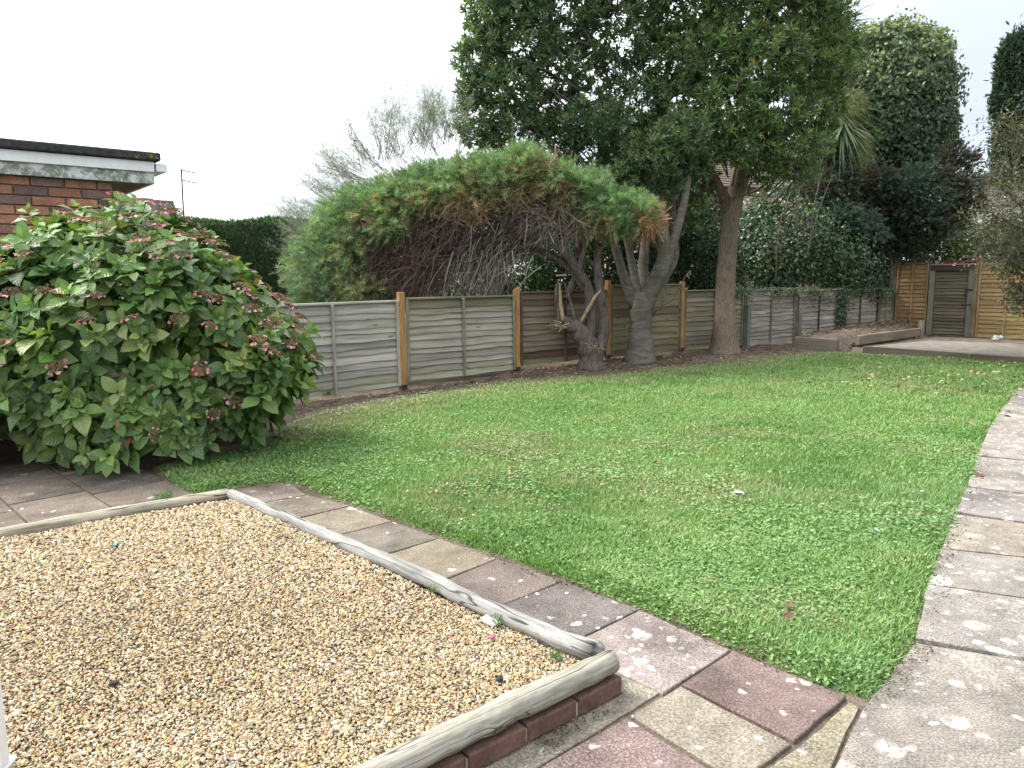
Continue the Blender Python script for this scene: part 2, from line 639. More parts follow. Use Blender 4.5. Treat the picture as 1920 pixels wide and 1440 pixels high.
M = {}
M['soil'] = soilmat('soil', (.065, .050, .039), (.130, .104, .080), (.22, .18, .14), 5.0)
M['earth'] = soilmat('earth', (.05, .045, .03), (.09, .08, .05), (.12, .11, .07), .6)
M['turf'] = soilmat('turf_base', (.075, .085, .04), (.105, .125, .05), (.15, .14, .085), 3.0)
M['slab'] = slabmat()
M['oldwood'] = woodmat('weathered_wood', algae=.13)
M['newwood'] = woodmat('new_timber', grain=(1.2, 26, 26), dark=.7, light=1.15)
M['panelwood'] = woodmat('treated_panel_wood', grain=(1.4, 26, 26), dark=.7, light=1.2)
M['log'] = woodmat('weathered_log', grain=(2.6, 60, 60), dark=.40, light=1.45, algae=.20, crack=.85)
M['brick'] = brickmat('brick')
M['grass'] = leafmat('grass_blades', .5, .3, .3, (1.1, 1.2, .55))
M['leaf'] = leafmat('glossy_leaf', .34, .58, .38, (1.3, 1.35, .65))
M['soft'] = leafmat('soft_leaf', .6, .25, .36, (1.2, 1.25, .65))
M['gravel'] = colmat('gravel', .75, .25, 90.0, .35)
M['litter'] = colmat('leaf_litter', .8, .15)
M['twig'] = colmat('twigs', .85, .15)
M['mortar'] = plainmat('mortar', (.42, .37, .29), .95, .1)
M['concrete'] = plainmat('concrete', (.185, .168, .14), .92, .15, .3, 5)
M['white'] = plainmat('white_plastic', (.80, .81, .83), .35, .4, .05)
M['red'] = plainmat('red_paint', (.20, .03, .025), .5, .3)
M['iron'] = plainmat('rusty_iron', (.035, .03, .028), .7, .3)

# ================================================================== SETTING
ground = mk('ground', [[-300, -300, -.30], [300, -300, -.30], [300, 600, -.30], [-300, 600, -.30]], [(0, 1, 2, 3)], M['earth'])
tag(ground, kind='structure')

# garden soil: one sheet in the fence's frame
_t = np.arange(-8.0, 8.6, .08)
_s = np.concatenate([np.arange(-.35, 1.8, .06), np.arange(1.8, 16.0, .35)])
TT, SS = np.meshgrid(_t, _s, indexing='ij')
XX, YY = P0[0] + FD[0] * FS * TT + FN[0] * SS, P0[1] + FD[1] * FS * TT + FN[1] * SS
ZZ = gz(XX, YY) - .03 + np.where(SS < 1.7, (fbm(XX, YY, 3.0, 5) - .5) * .05, .016)
n0, n1 = XX.shape
ii = (np.arange(n0 - 1)[:, None] * n1 + np.arange(n1 - 1)[None]).ravel()
soil = mk('soil', np.stack([XX, YY, ZZ], -1).reshape(-1, 3), np.stack([ii, ii + n1, ii + n1 + 1, ii + 1], 1), M['soil'], smooth=True)
tag(soil, kind='structure')

# ---------------------------------------------------------------- lawn
LAWN = np.array([g(*p)[:2] for p in [
    (276, 876), (352, 926), (430, 915), (492, 905), (548, 902), (600, 925), (668, 946), (745, 974), (832, 1006), (905, 1030), (945, 1045), (1063, 1085),
    (1206, 1140), (1290, 1174), (1380, 1214), (1480, 1258), (1596, 1304), (1640, 1314), (1668, 1290), (1700, 1235), (1722, 1195), (1745, 1135), (1760, 1085), (1790, 1005), (1806, 960),
    (1838, 880), (1846, 830), (1872, 790), (1905, 745), (1930, 722), (2010, 690)]] +
    [g(*p)[:2] for p in [(1960, 681), (1880, 676), (1760, 672), (1640, 666), (1585, 662), (1500, 662), (1420, 668), (1330, 680), (1200, 692), (1080, 702), (960, 712), (860, 724), (760, 738), (690, 750), (600, 772), (548, 790), (505, 812), (440, 846), (350, 866)]])
_n = 190
gx = np.arange(LAWN[:, 0].min() - .1, LAWN[:, 0].max() + .1, .055)
gy = np.arange(LAWN[:, 1].min() - .1, LAWN[:, 1].max() + .1, .055)
GX, GY = np.meshgrid(gx, gy, indexing='ij')
jx, jy = GX + (RNG.random(GX.shape) - .5) * .03, GY + (RNG.random(GX.shape) - .5) * .03
INS = inside(LAWN, jx, jy)
ED = edge_dist(LAWN, jx, jy)
LZ = gz(jx, jy) - .035 + .04 * np.clip(ED / .10, 0, 1) + (fbm(jx, jy, 1.2, 11) - .5) * .03 * np.clip(ED / .2, 0, 1)
m0, m1 = GX.shape
idx = np.arange(m0 * m1).reshape(m0, m1)
okq = INS[:-1, :-1] & INS[1:, :-1] & INS[1:, 1:] & INS[:-1, 1:]
Q = np.stack([idx[:-1, :-1], idx[1:, :-1], idx[1:, 1:], idx[:-1, 1:]], -1)[okq]
used, inv = np.unique(Q, return_inverse=True)
lawn = mk('lawn', np.stack([jx, jy, LZ], -1).reshape(-1, 3)[used], inv.reshape(Q.shape), M['turf'], smooth=True)
tag(lawn, kind='structure')


def lawn_z(x, y):
    ed = edge_dist(LAWN, x, y)
    return gz(x, y) - .035 + .04 * np.clip(ed / .10, 0, 1) + (fbm(x, y, 1.2, 11) - .5) * .03 * np.clip(ed / .2, 0, 1), ed


def sample_lawn(n, power):
    """points on the lawn, denser near the garden's open end where they are seen larger"""
    out = []
    lo, hi = LAWN.min(0) - .05, LAWN.max(0) + .05
    got = 0
    while got < n:
        p = lo + RNG.random((n * 3, 2)) * (hi - lo)
        d = np.hypot(p[:, 0], p[:, 1])
        keep = RNG.random(len(p)) < np.minimum(1, (2.6 / d) ** power)
        p = p[keep]
        p = p[inside(LAWN, p[:, 0], p[:, 1])]
        out.append(p)
        got += len(p)
    return np.concatenate(out)[:n]


def lawn_cols(x, y, n):
    """blade colours: lush, ordinary, yellowish and straw patches that belong to the turf itself"""
    a, b, c = fbm(x, y, .9, 21), fbm(x, y, 2.6, 31), fbm(x, y, .45, 41)
    lush = np.array([.150, .272, .078]); mid = np.array([.222, .352, .122]); yel = np.array([.300, .380, .158]); straw = np.array([.34, .305, .185]); blue = np.array([.215, .325, .160])
    C = lush + (mid - lush) * np.clip((a - .3) / .35, 0, 1)[:, None]
    C = C + (yel - C) * (np.clip((b - .46) / .3, 0, 1) * .6)[:, None]
    C = C + (blue - C) * (np.clip((c - .55) / .2, 0, 1) * .45)[:, None]
    t, s = ts(x, y)
    far = np.clip(1 - edge_dist(FAR_EDGE, x, y) / (.9 + .9 * (fbm(x, y, 1.0, 51) - .4)), 0, 1)
    worn = np.clip((fbm(x, y, .8, 61) - .56) / .2, 0, 1) * .42
    dry = np.clip(far * .75 + worn, 0, .85)
    pick = RNG.random(n) < dry
    C = np.where(pick[:, None], straw * (0.7 + .6 * RNG.random((n, 1))), C)
    return np.clip(C * (1 + .15 * RNG.normal(size=(n, 1))) * (1 + .05 * RNG.normal(size=(n, 3))), .01, .8), far


FAR_EDGE = np.array([g(*p)[:2] for p in [(1500, 664), (1330, 682), (1200, 694), (1080, 704), (960, 714), (760, 740), (600, 774), (505, 812), (500, 811), (760, 739), (1200, 693), (1499, 663)]])

parts = []
NB = 400000
p = sample_lawn(NB, 1.9)
z, ed = lawn_z(p[:, 0], p[:, 1])
C, far = lawn_cols(p[:, 0], p[:, 1], NB)
# ragged, thinning far edge
keep = RNG.random(NB) > np.clip(far - .22 + .35 * (fbm(p[:, 0], p[:, 1], 2.3, 77) - .5), 0, 1) * 1.5
p, z, C, ed = p[keep], z[keep], C[keep], ed[keep]
n = len(p)
d = np.hypot(p[:, 0], p[:, 1])
tuft = fbm(p[:, 0], p[:, 1], 6.0, 71)
h = (.016 + .024 * RNG.random(n)) * (.6 + .8 * tuft) * (1 + .35 * np.clip((d - 5) / 8, 0, 1)) * np.where(ed < .04, .8, 1)
w = (.0022 + .0018 * RNG.random(n)) * np.clip(d / 2.8, 1, 3.0)
az = RNG.random(n) * 2 * np.pi
lean = (.25 + .75 * RNG.random(n)) * h * 1.1
A = np.stack([p[:, 0], p[:, 1], z - .004], 1)
sd_ = np.stack([np.cos(az), np.sin(az), 0 * az], 1)
ld = np.stack([np.cos(az + 1.57 + RNG.normal(size=n) * .5), np.sin(az + 1.57 + RNG.normal(size=n) * .5), 0 * az], 1)
tip = A + ld * lean[:, None] + np.array([0, 0, 1]) * h[:, None]
mid_ = A + ld * (lean * .35)[:, None] + np.array([0, 0, 1]) * (h * .62)[:, None]
near = d < 4.2
V1 = np.stack([A[~near] - sd_[~near] * w[~near, None], A[~near] + sd_[~near] * w[~near, None], tip[~near]], 1)
parts.append((V1.reshape(-1, 3), np.arange(len(V1) * 3).reshape(-1, 3), np.repeat(C[~near], 3, 0)))
q = near
V2 = np.stack([A[q] - sd_[q] * w[q, None], A[q] + sd_[q] * w[q, None], mid_[q] + sd_[q] * w[q, None] * .8, mid_[q] - sd_[q] * w[q, None] * .8, tip[q]], 1)
F2 = np.array([[0, 1, 2], [0, 2, 3], [3, 2, 4]])[None] + (np.arange(len(V2)) * 5)[:, None, None]
parts.append((V2.reshape(-1, 3), F2.reshape(-1, 3), np.repeat(C[q], 5, 0)))
# broad-leaved lawn weeds: small rounded leaflets lying nearly flat, in patches
NW = 90000
p = sample_lawn(NW, 1.9)
pm_ = fbm(p[:, 0], p[:, 1], 1.5, 81)
p = p[RNG.random(NW) < np.clip((pm_ - .36) / .2, .08, 1)]
n = len(p)
z, ed = lawn_z(p[:, 0], p[:, 1])
C, far = lawn_cols(p[:, 0], p[:, 1], n)
C = C * np.array([.93, .98, 1.0]) * (1 + .10 * RNG.normal(size=(n, 1)))
C = np.clip(C, .01, .6)
d = np.hypot(p[:, 0], p[:, 1])
az = RNG.random(n) * 2 * np.pi
D = np.stack([np.cos(az), np.sin(az), .1 + .5 * RNG.random(n)], 1)
N = nrm(np.stack([RNG.normal(size=n) * .28, RNG.normal(size=n) * .28, np.ones(n)], 1))
L = (.009 + .013 * RNG.random(n)) * np.clip(d / 3.5, 1, 1.35)
parts.append(leaves(np.stack([p[:, 0], p[:, 1], z + .012 + .018 * RNG.random(n)], 1), D, N, L, L * .8, LEAF2, C))
V, F, C = cat(parts)
tag(mk('grass', V, F, M['grass'], col=C), 'short mown lawn grass with clover and weeds', None, None, 'stuff')

# ---------------------------------------------------------------- paving
def slab(poly, parent, color, lichen=.15, z=0.0, th=.05, jit=.0025, bev=.004):
    """one paving slab: worn edges, chamfered arris"""
    P = np.asarray(poly, float)[:, :2]
    c = P.mean(0)
    a2 = np.sum(P[:, 0] * np.roll(P[:, 1], -1) - P[:, 1] * np.roll(P[:, 0], -1))
    if a2 < 0:
        P = P[::-1]
    R = []
    k = 5
    for i in range(len(P)):
        a, b = P[i], P[(i + 1) % len(P)]
        nn = np.array([-(b - a)[1], (b - a)[0]])
        nn = nn / (np.linalg.norm(nn) + 1e-9)
        for j in range(k):
            off = RNG.normal() * jit + (.010 if j == 0 else 0) * 0
            q_ = a + (b - a) * (j + (.03 if j == 0 else 0)) / k + nn * abs(off)
            R.append(q_)
    R = np.array(R)
    tilt = RNG.normal(size=2) * .004
    n_ = len(R)
    inn = R + (c - R) / (np.linalg.norm(c - R, axis=1, keepdims=True) + 1e-9) * bev
    zt = lambda Q_: z + (Q_ - c) @ tilt
    V = np.concatenate([np.c_[R, np.full(n_, z - th)], np.c_[R, zt(R) - bev * .7], np.c_[inn, zt(inn)]])
    F = []
    for i in range(n_):
        j = (i + 1) % n_
        F += [(i, j, n_ + j, n_ + i), (n_ + i, n_ + j, 2 * n_ + j, 2 * n_ + i)]
    F.append(tuple(range(2 * n_, 3 * n_)))
    o = mk('paving_slab', V, F, M['slab'], parent=parent, origin=(c[0], c[1], z), rz=0.0, color=(color[0], color[1], color[2], lichen))
    return o


def gap(poly, k=.0035):
    P = np.asarray(poly, float)[:, :2]
    c = P.mean(0)
    return P + (c - P) / np.linalg.norm(c - P, axis=1, keepdims=True) * k * 1.4


JO = [((545, 907), (446, 922)), ((577, 927), (497, 942)), ((657, 948), (557, 972)), ((737, 977), (637, 1002)), ((823, 1009), (715, 1042)), ((933, 1047), (827, 1090)), ((1057, 1088), (942, 1133)), ((1200, 1143), (1090, 1197)), ((1373, 1217), (1275, 1281)), ((1590, 1306), (1490, 1392))]
SC_ = [(.170, .138, .114), (.170, .140, .110), (.180, .150, .112), (.160, .137, .112), (.190, .158, .115), (.142, .110, .096), (.128, .110, .101), (.225, .185, .168), (.155, .112, .100)]
SL_ = [.10, .10, .08, .10, .05, .14, .26, .60, .16]
path = thing('garden_path', None, None, (.2, 3.4, 0)); tag(path, kind='structure')
for (a, b), (c_, d_), colr, li in zip(JO[:-1], JO[1:], SC_, SL_):
    A, B, C2, D2 = g(*a)[:2], g(*b)[:2], g(*c_)[:2], g(*d_)[:2]
    if colr is not SC_[-1]:
        e = nrm(B - A)
        B, D2 = B + e * .10, D2 + e * .10
    slab(gap([A, B, D2, C2]), path, colr, li)
slab(gap([g(*p_)[:2] for p_ in [(1275, 1283), (1489, 1394), (1384, 1467), (1177, 1339)]]), path, (.20, .172, .135), .10, -.002)
slab(gap([g(*p_)[:2] for p_ in [(1174, 1341), (1381, 1469), (1230, 1580), (985, 1450)]]), path, (.165, .120, .110), .12, -.003)
slab(gap([g(*p_)[:2] for p_ in [(1497, 1394), (1594, 1311), (1613, 1322), (1557, 1445), (1450, 1620), (1390, 1472)]]), path, (.23, .20, .14), .18, -.004)
cs_ = slab([g(*p_)[:2] for p_ in [(1120, 1218), (1262, 1279), (1170, 1338), (980, 1452), (820, 1600), (620, 1480)]], path, (.225, .20, .155), .34, -.006)

rpath = thing('side_path', None, None, (2.2, 3.2, 0)); tag(rpath, kind='structure')
RJ = [((1735, 1203), (1920, 1234)), ((1753, 1097), (1920, 1120)), ((1780, 1029), (1920, 1044)), ((1802, 963), (1920, 979)), ((1826, 914), (1920, 925)), ((1843, 855), (1920, 862)), ((1866, 797), (1920, 803)), ((1893, 760), (1960, 765)), ((1915, 728), (1990, 732))]
RA = [g(*a)[:2] for a, b in RJ]
RB = []
for (a, b) in RJ:
    A, B = g(*a)[:2], g(*b)[:2]
    RB.append(A + nrm(B - A) * 1.0)
rcol = [(.215, .195, .175), (.21, .188, .165), (.22, .19, .155), (.20, .178, .165), (.225, .20, .175), (.235, .205, .18), (.225, .20, .175), (.17, .155, .14)]
for i in range(len(RJ) - 1):
    A, B, C2, D2 = RA[i].copy(), RB[i], RB[i + 1], RA[i + 1].copy()
    e = nrm(A - B)
    slab(gap([A + e * .05, B, C2, D2 + e * .05], .009), rpath, rcol[i], [.50, .46, .44, .5, .62, .7, .6, .1][i], 0.0, jit=.006)
A0 = g(1618, 1325)[:2]
slab([A0, RA[0] + nrm(RA[0] - RB[0]) * .04 + np.array([.004, -.006]), RB[0] + np.array([.004, -.006]), RB[0] + np.array([.25, -.75]), g(1700, 1800)[:2], g(1470, 1640)[:2], g(1560, 1447)[:2]], rpath, (.215, .190, .165), .40, -.002)

patio = thing('patio', None, None, (-3.2, 4.6, 0)); tag(patio, kind='structure')
PU = nrm(g(217, 955)[:2] - g(113, 888)[:2])
PV = np.array([-PU[1], PU[0]])
if PV[0] > 0:
    PV = -PV
po = g(113, 888)[:2]
pw = abs((g(0, 932)[:2] - po) @ PV)
pl = .60
off_r = (g(310, 899)[:2] - po) @ PV
lines = [off_r, 0.0, pw, 2 * pw, 3 * pw]
for a in range(4):
    sh = [.28, .05, .33, .1][a]
    for k in range(-3, 5):
        u0, u1 = (k + sh) * pl, (k + 1 + sh) * pl
        P4 = [po + PV * lines[a] + PU * u0, po + PV * lines[a] + PU * u1, po + PV * lines[a + 1] + PU * u1, po + PV * lines[a + 1] + PU * u0]
        cc = np.mean(P4, 0)
        # leave out what lies under the gravel bed or the shrub's middle
        lb = g(0, 1003)[:2]; lc = g(432, 922)[:2]
        dl = nrm(lc - lb); nl = np.array([dl[1], -dl[0]])
        if max((p_ - lb) @ nl for p_ in P4) > .62 or cc[1] > 7.0:
            continue
        v_ = .85 + .3 * RNG.random()
        slab(gap(P4, .005), patio, (.150 * v_, .122 * v_, .100 * v_), .07, -.004)

# ---------------------------------------------------------------- gravel bed with log edging
def polyline_log(name, pts, R, label, n=26, sides=14, knots=0, color=(.30, .28, .25)):
    P = np.array([np.asarray(p_, float) for p_ in pts])
    o0, o1 = P[0], P[-1]
    rz = math.atan2(o1[1] - o0[1], o1[0] - o0[0])
    P, R = smooth_path(P, R, n)
    cs, sn = math.cos(-rz), math.sin(-rz)
    L = P - o0
    L = np.stack([L[:, 0] * cs - L[:, 1] * sn, L[:, 0] * sn + L[:, 1] * cs, L[:, 2]], 1)
    R = R * (1 + .05 * np.sin(np.linspace(0, 9, n) + RNG.random() * 6) + .02 * RNG.normal(size=n))
    # rounded ends
    L = np.concatenate([[L[0] - (L[1] - L[0]) * .02], L, [L[-1] + (L[-1] - L[-2]) * .02]])
    R = np.concatenate([[R[0] * .86], R, [R[-1] * .86]])
    L[:, 1] += .004 * RNG.normal(size=len(L))
    V, F = tube(L, R, sides, .03)
    o = mk(name, V, F, M['log'], origin=o0, rz=rz, world=False, smooth=True, color=color)
    tag(o, label, 'log edging')
    return o


lf0, lf1 = g(1146, 1240, .105), g(728, 1440, .105)
lfd = nrm(lf1 - lf0)
front_log = polyline_log('edging_log', [lf0, lf0 + lfd * .45 + [0, 0, .004], lf1, lf1 + lfd * .9], [.043, .042, .045, .044], 'thick weathered grey log laid along the top of the red brick edging', color=(.37, .345, .285))
lr0, lr1 = g(436, 927, .045), g(1118, 1226, .085)
lrm = g(760, 1068, .05)
polyline_log('edging_log', [lr0, g(590, 995, .046), lrm, g(930, 1147, .062), lr1], [.036, .037, .037, .038, .040], 'long thin grey log edging between the gravel and the slab path', color=(.32, .312, .295))
lb0, lb1 = g(426, 926, .045), g(0, 1003, .045)
polyline_log('edging_log', [lb0, g(215, 963, .046), lb1, lb1 + (lb1 - lb0) * .45], [.036, .038, .037, .038], 'pale log edging between the gravel and the brown patio slabs', color=(.40, .355, .275))

edging = thing('brick_edging', 'low course of red bricks under the thick weathered log', 'brick edging', (lf0[0], lf0[1], 0), math.atan2(lfd[1], lfd[0]))
# local x along the log, towards the camera's left; outer face on local +y
xx = -.015
k = 0
side = 1.0 if (np.array([-lfd[1], lfd[0]]) @ np.array([.6, -.8])) > 0 else -1.0
while xx < 1.9:
    L_ = .205 + .012 * RNG.random()
    V, F = box((xx + L_ / 2, side * (.0 + .004 * RNG.normal()), .030), (L_, .095, .062), RNG.normal() * .012, .006)
    v_ = .85 + .3 * RNG.random()
    mk('brick', V, F, M['brick'], parent=edging, world=False, color=(.135 * v_, .078 * v_, .062 * v_))
    xx += L_ + .010
V, F = box((.9, -side * .004, .022), (1.86, .075, .044))
mk('mortar', V, F, M['mortar'], parent=edging, world=False)

GP = np.array([g(440, 930, .05)[:2], lr1[:2] + [-.02, -.0], lf0[:2] + [-.03, 0], lf1[:2], (lf1 + lfd * .9)[:2], (-2.1, .55), (-4.2, 2.6), (lb1 + (lb1 - lb0) * .45)[:2], lb1[:2]])


def gravel_z(x, y):
    # a little deeper towards the brick edging
    q_ = np.stack([x - lf0[0], y - lf0[1]], -1)
    dist = np.abs(q_ @ np.array([-lfd[1], lfd[0]]))
    dr = nrm(lr1[:2] - lr0[:2])
    q2 = np.stack([x - lr0[0], y - lr0[1]], -1)
    d2 = np.abs(q2 @ np.array([-dr[1], dr[0]]))
    return .030 + .060 * np.clip(1 - dist / .7, 0, 1) * np.clip(d2 / .25, .35, 1) + (fbm(x, y, 2.0, 91) - .5) * .014


gxx = np.arange(GP[:, 0].min(), GP[:, 0].max(), .06)
gyy = np.arange(GP[:, 1].min(), GP[:, 1].max(), .06)
AX, AY = np.meshgrid(gxx, gyy, indexing='ij')
IN = inside(GP, AX, AY)
okq = IN[:-1, :-1] & IN[1:, :-1] & IN[1:, 1:] & IN[:-1, 1:]
idx = np.arange(AX.size).reshape(AX.shape)
Q = np.stack([idx[:-1, :-1], idx[1:, :-1], idx[1:, 1:], idx[:-1, 1:]], -1)[okq]
used, inv = np.unique(Q, return_inverse=True)
M['gravelbase'] = soilmat('gravel_base', (.10, .075, .045), (.20, .15, .09), (.30, .23, .15), 40.0)
gb = mk('gravel_base', np.stack([AX, AY, gravel_z(AX, AY) - .0025], -1).reshape(-1, 3)[used], inv.reshape(Q.shape), M['gravelbase'], smooth=True)
tag(gb, kind='structure')


def ico():
    t = (1 + 5 ** .5) / 2
    V = np.array([[-1, t, 0], [1, t, 0], [-1, -t, 0], [1, -t, 0], [0, -1, t], [0, 1, t], [0, -1, -t], [0, 1, -t], [t, 0, -1], [t, 0, 1], [-t, 0, -1], [-t, 0, 1]]) / math.hypot(1, t)
    F = np.array([[0, 11, 5], [0, 5, 1], [0, 1, 7], [0, 7, 10], [0, 10, 11], [1, 5, 9], [5, 11, 4], [11, 10, 2], [10, 7, 6], [7, 1, 8], [3, 9, 4], [3, 4, 2], [3, 2, 6], [3, 6, 8], [3, 8, 9], [4, 9, 5], [2, 4, 11], [6, 2, 10], [8, 6, 7], [9, 8, 1]])
    return V, F


OCT = (np.array([[1, 0, 0], [-1, 0, 0], [0, 1, 0], [0, -1, 0], [0, 0, 1], [0, 0, -1.]]), np.array([[0, 2, 4], [2, 1, 4], [1, 3, 4], [3, 0, 4], [2, 0, 5], [1, 2, 5], [3, 1, 5], [0, 3, 5]]))


def stones(P, size, tmpl, C):
    tv, tf = tmpl
    n_ = len(P)
    sc = np.stack([size * (.8 + .5 * RNG.random(n_)), size * (.55 + .4 * RNG.random(n_)), size * (.38 + .3 * RNG.random(n_))], 1)
    a = RNG.random(n_) * 2 * np.pi
    X = np.stack([np.cos(a), np.sin(a), RNG.normal(size=n_) * .35], 1)
    X = nrm(X)
    Z = nrm(np.stack([RNG.normal(size=n_) * .35, RNG.normal(size=n_) * .35, np.ones(n_)], 1))
    Y = nrm(np.cross(Z, X)); Z = np.cross(X, Y)
    rv = tv[None] * (1 + .22 * RNG.normal(size=(n_, len(tv), 1)))
    V = P[:, None] + rv[..., 0:1] * (sc[:, 0:1] * X)[:, None] + rv[..., 1:2] * (sc[:, 1:2] * Y)[:, None] + rv[..., 2:3] * (sc[:, 2:3] * Z)[:, None]
    F = tf[None] + (np.arange(n_) * len(tv))[:, None, None]
    return V.reshape(-1, 3), F.reshape(-1, 3), np.repeat(C, len(tv), 0)


lo, hi = GP.min(0), GP.max(0)
NG = 96000
out, got = [], 0
while got < NG:
    p = lo + RNG.random((NG, 2)) * (hi - lo)
    d = np.hypot(p[:, 0], p[:, 1])
    px_ = p[:, 0] / np.maximum(p[:, 1], .3)
    p = p[(RNG.random(NG) < np.minimum(1, (2.3 / d) ** 1.2)) & (px_ > -.86) & inside(GP, p[:, 0], p[:, 1])]
    out.append(p); got += len(p)
p = np.concatenate(out)[:NG]
n = len(p)
d = np.hypot(p[:, 0], p[:, 1])
GC = pal([(.42, .30, .155), (.49, .38, .225), (.58, .49, .345), (.33, .22, .105), (.27, .20, .125), (.15, .115, .085), (.38, .325, .25), (.42, .26, .12), (.62, .56, .45), (.20, .175, .15)], n, [22, 22, 15, 12, 10, 4, 10, 6, 5, 2], .13)
patch = fbm(p[:, 0], p[:, 1], 1.4, 97)[:, None]
GC = np.clip(GC * np.array([1.03, 1.05, 1.08]) * (.86 + .26 * patch), .02, .85)
size = np.exp(RNG.normal(size=n) * .30) * .0049 * np.clip(d / 3.0, 1, 1.45)
Pg = np.stack([p[:, 0], p[:, 1], gravel_z(p[:, 0], p[:, 1]) + .001 + .0045 * RNG.random(n)], 1)
nr = d < 2.45
V, F, C = stones(Pg, size * 1.13, OCT, GC)
tag(mk('gravel', V, F, M['gravel'], smooth=True, col=C), 'golden pea shingle filling the log edged bed', None, None, 'stuff')

# white post at the house corner, its foot on the gravel
wp = g(4, 1434, .05)
V, F = box((0, 0, .33), (.055, .045, .72), .1, .004)
cap_ = thing('white_post', 'foot of a white plastic post standing in the gravel beside the house', 'post', (wp[0] - .018, wp[1], 0))
mk('shaft', V, F, M['white'], parent=cap_, world=False)
V, F = box((-.012, .012, .02), (.085, .075, .05), .1, .004)
mk('foot', V, F, M['white'], parent=cap_, world=False)

# ================================================================== FENCES
def vwood(name, **k):
    return woodmat(name, grain=(26, 26, 1.3), **k)


M['newpost'] = vwood('new_post_wood', dark=.72, light=1.15)
M['oldpost'] = vwood('old_post_wood', dark=.55, light=1.25, algae=.3)


def board(x0, x1, z0, z1, wav, parent, mat, color, n=15, y=0.0, proud=.031, th=.011):
    """one lap board with a waney lower edge, leaning out over the board below"""
    x = np.linspace(x0, x1, n)
    ph, f1, f2 = RNG.random() * 6.3, 2.5 + 3 * RNG.random(), 7 + 5 * RNG.random()
    wz = wav * (np.sin(x * f1 + ph) * .6 + np.sin(x * f2 + ph * 2) * .35 + .25 * RNG.normal(size=n))
    bow = .0025 * np.sin(x * 2.2 + ph)
    top, bot = np.full(n, z1), z0 + wz
    V = np.concatenate([np.stack([x, np.full(n, y - .003) + bow, top], 1), np.stack([x, np.full(n, y - proud) + bow, bot], 1),
                        np.stack([x, np.full(n, y - proud + th) + bow, bot], 1), np.stack([x, np.full(n, y - .003 + th) + bow, top], 1)])
    F = []
    for i in range(n - 1):
        for r in range(4):
            a, b = r * n, ((r + 1) % 4) * n
            F.append((a + i, b + i, b + i + 1, a + i + 1))
    F += [(0, 3 * n, 2 * n, n), (n - 1, 2 * n - 1, 3 * n - 1, 4 * n - 1)]
    return mk('board', V, F, mat, parent=parent, world=False, color=color)


def part_box(name, c, d, parent, mat, color, rz=0.0, bev=.003):
    V, F = box(c, d, rz, bev)
    return mk(name, V, F, mat, parent=parent, world=False, color=color)


def lap_panel(origin, rz, x0, x1, zb, zt, nb, colf, label, name='lap_fence', group=None, wav=.008, mat='oldwood', battens=(.5,), batcol=None, cap=True, clip=False, cat_='fence', tilt=0.0, zend=None):
    """zb/zt may slope: pass zend=(zb1, zt1) for the far end"""
    t = thing(name, label, cat_, origin, rz, group)
    zb1, zt1 = zend if zend else (zb, zt)
    W = x1 - x0
    hs = np.cumsum(np.r_[0, .8 + .4 * RNG.random(nb)])
    hs = hs / hs[-1]
    for i in range(nb):
        a, b = hs[i], hs[i + 1]
        o = board(x0 + .02, x1 - .02, zb + (zt - .05 - zb) * a, zb + (zt - .05 - zb) * b + .018, wav, t, M[mat], colf(i, nb))
        sl = ((zb1 - zb) * (1 - (a + b) / 2) + (zt1 - zt) * (a + b) / 2) / W
        if abs(sl) > 1e-4:
            co = np.array([v.co for v in o.data.vertices])
            co[:, 2] += (co[:, 0] - x0) * sl
            o.data.vertices.foreach_set('co', co.astype(np.float32).ravel())
    bc = batcol or tuple(c * .92 for c in colf(nb - 2, nb)[:3])
    def zz(x, top):
        f_ = (x - x0) / W
        return (zt + (zt1 - zt) * f_) if top else (zb + (zb1 - zb) * f_)
    vm = M['oldpost'] if mat == 'oldwood' else M['newpost']
    for f_ in (0, *battens, 1):
        x = x0 + W * f_ + (.022 if f_ == 0 else -.022 if f_ == 1 else 0)
        b0, b1 = zz(x, False), zz(x, True) - .03
        part_box('batten', (x, -.044, (b0 + b1) / 2), (.038, .022, b1 - b0), t, vm, bc, RNG.normal() * .01)
    if cap:
        V, F = box((0, -.018, 0), (W, .066, .028), 0, .004)
        V = np.asarray(V)
        V[:, 2] += np.where(V[:, 0] < 0, zt, zt1) - .014
        V[:, 0] += (x0 + x1) / 2
        mk('top_rail', V, F, M[mat], parent=t, world=False, color=tuple(c * 1.05 for c in colf(nb - 1, nb)[:3]))
    if clip:
        x = x0 + W * battens[0]
        part_box('clip', (x, -.045, zz(x, True) - .035), (.045, .010, .018), t, M['white'], (1, 1, 1))
    return t


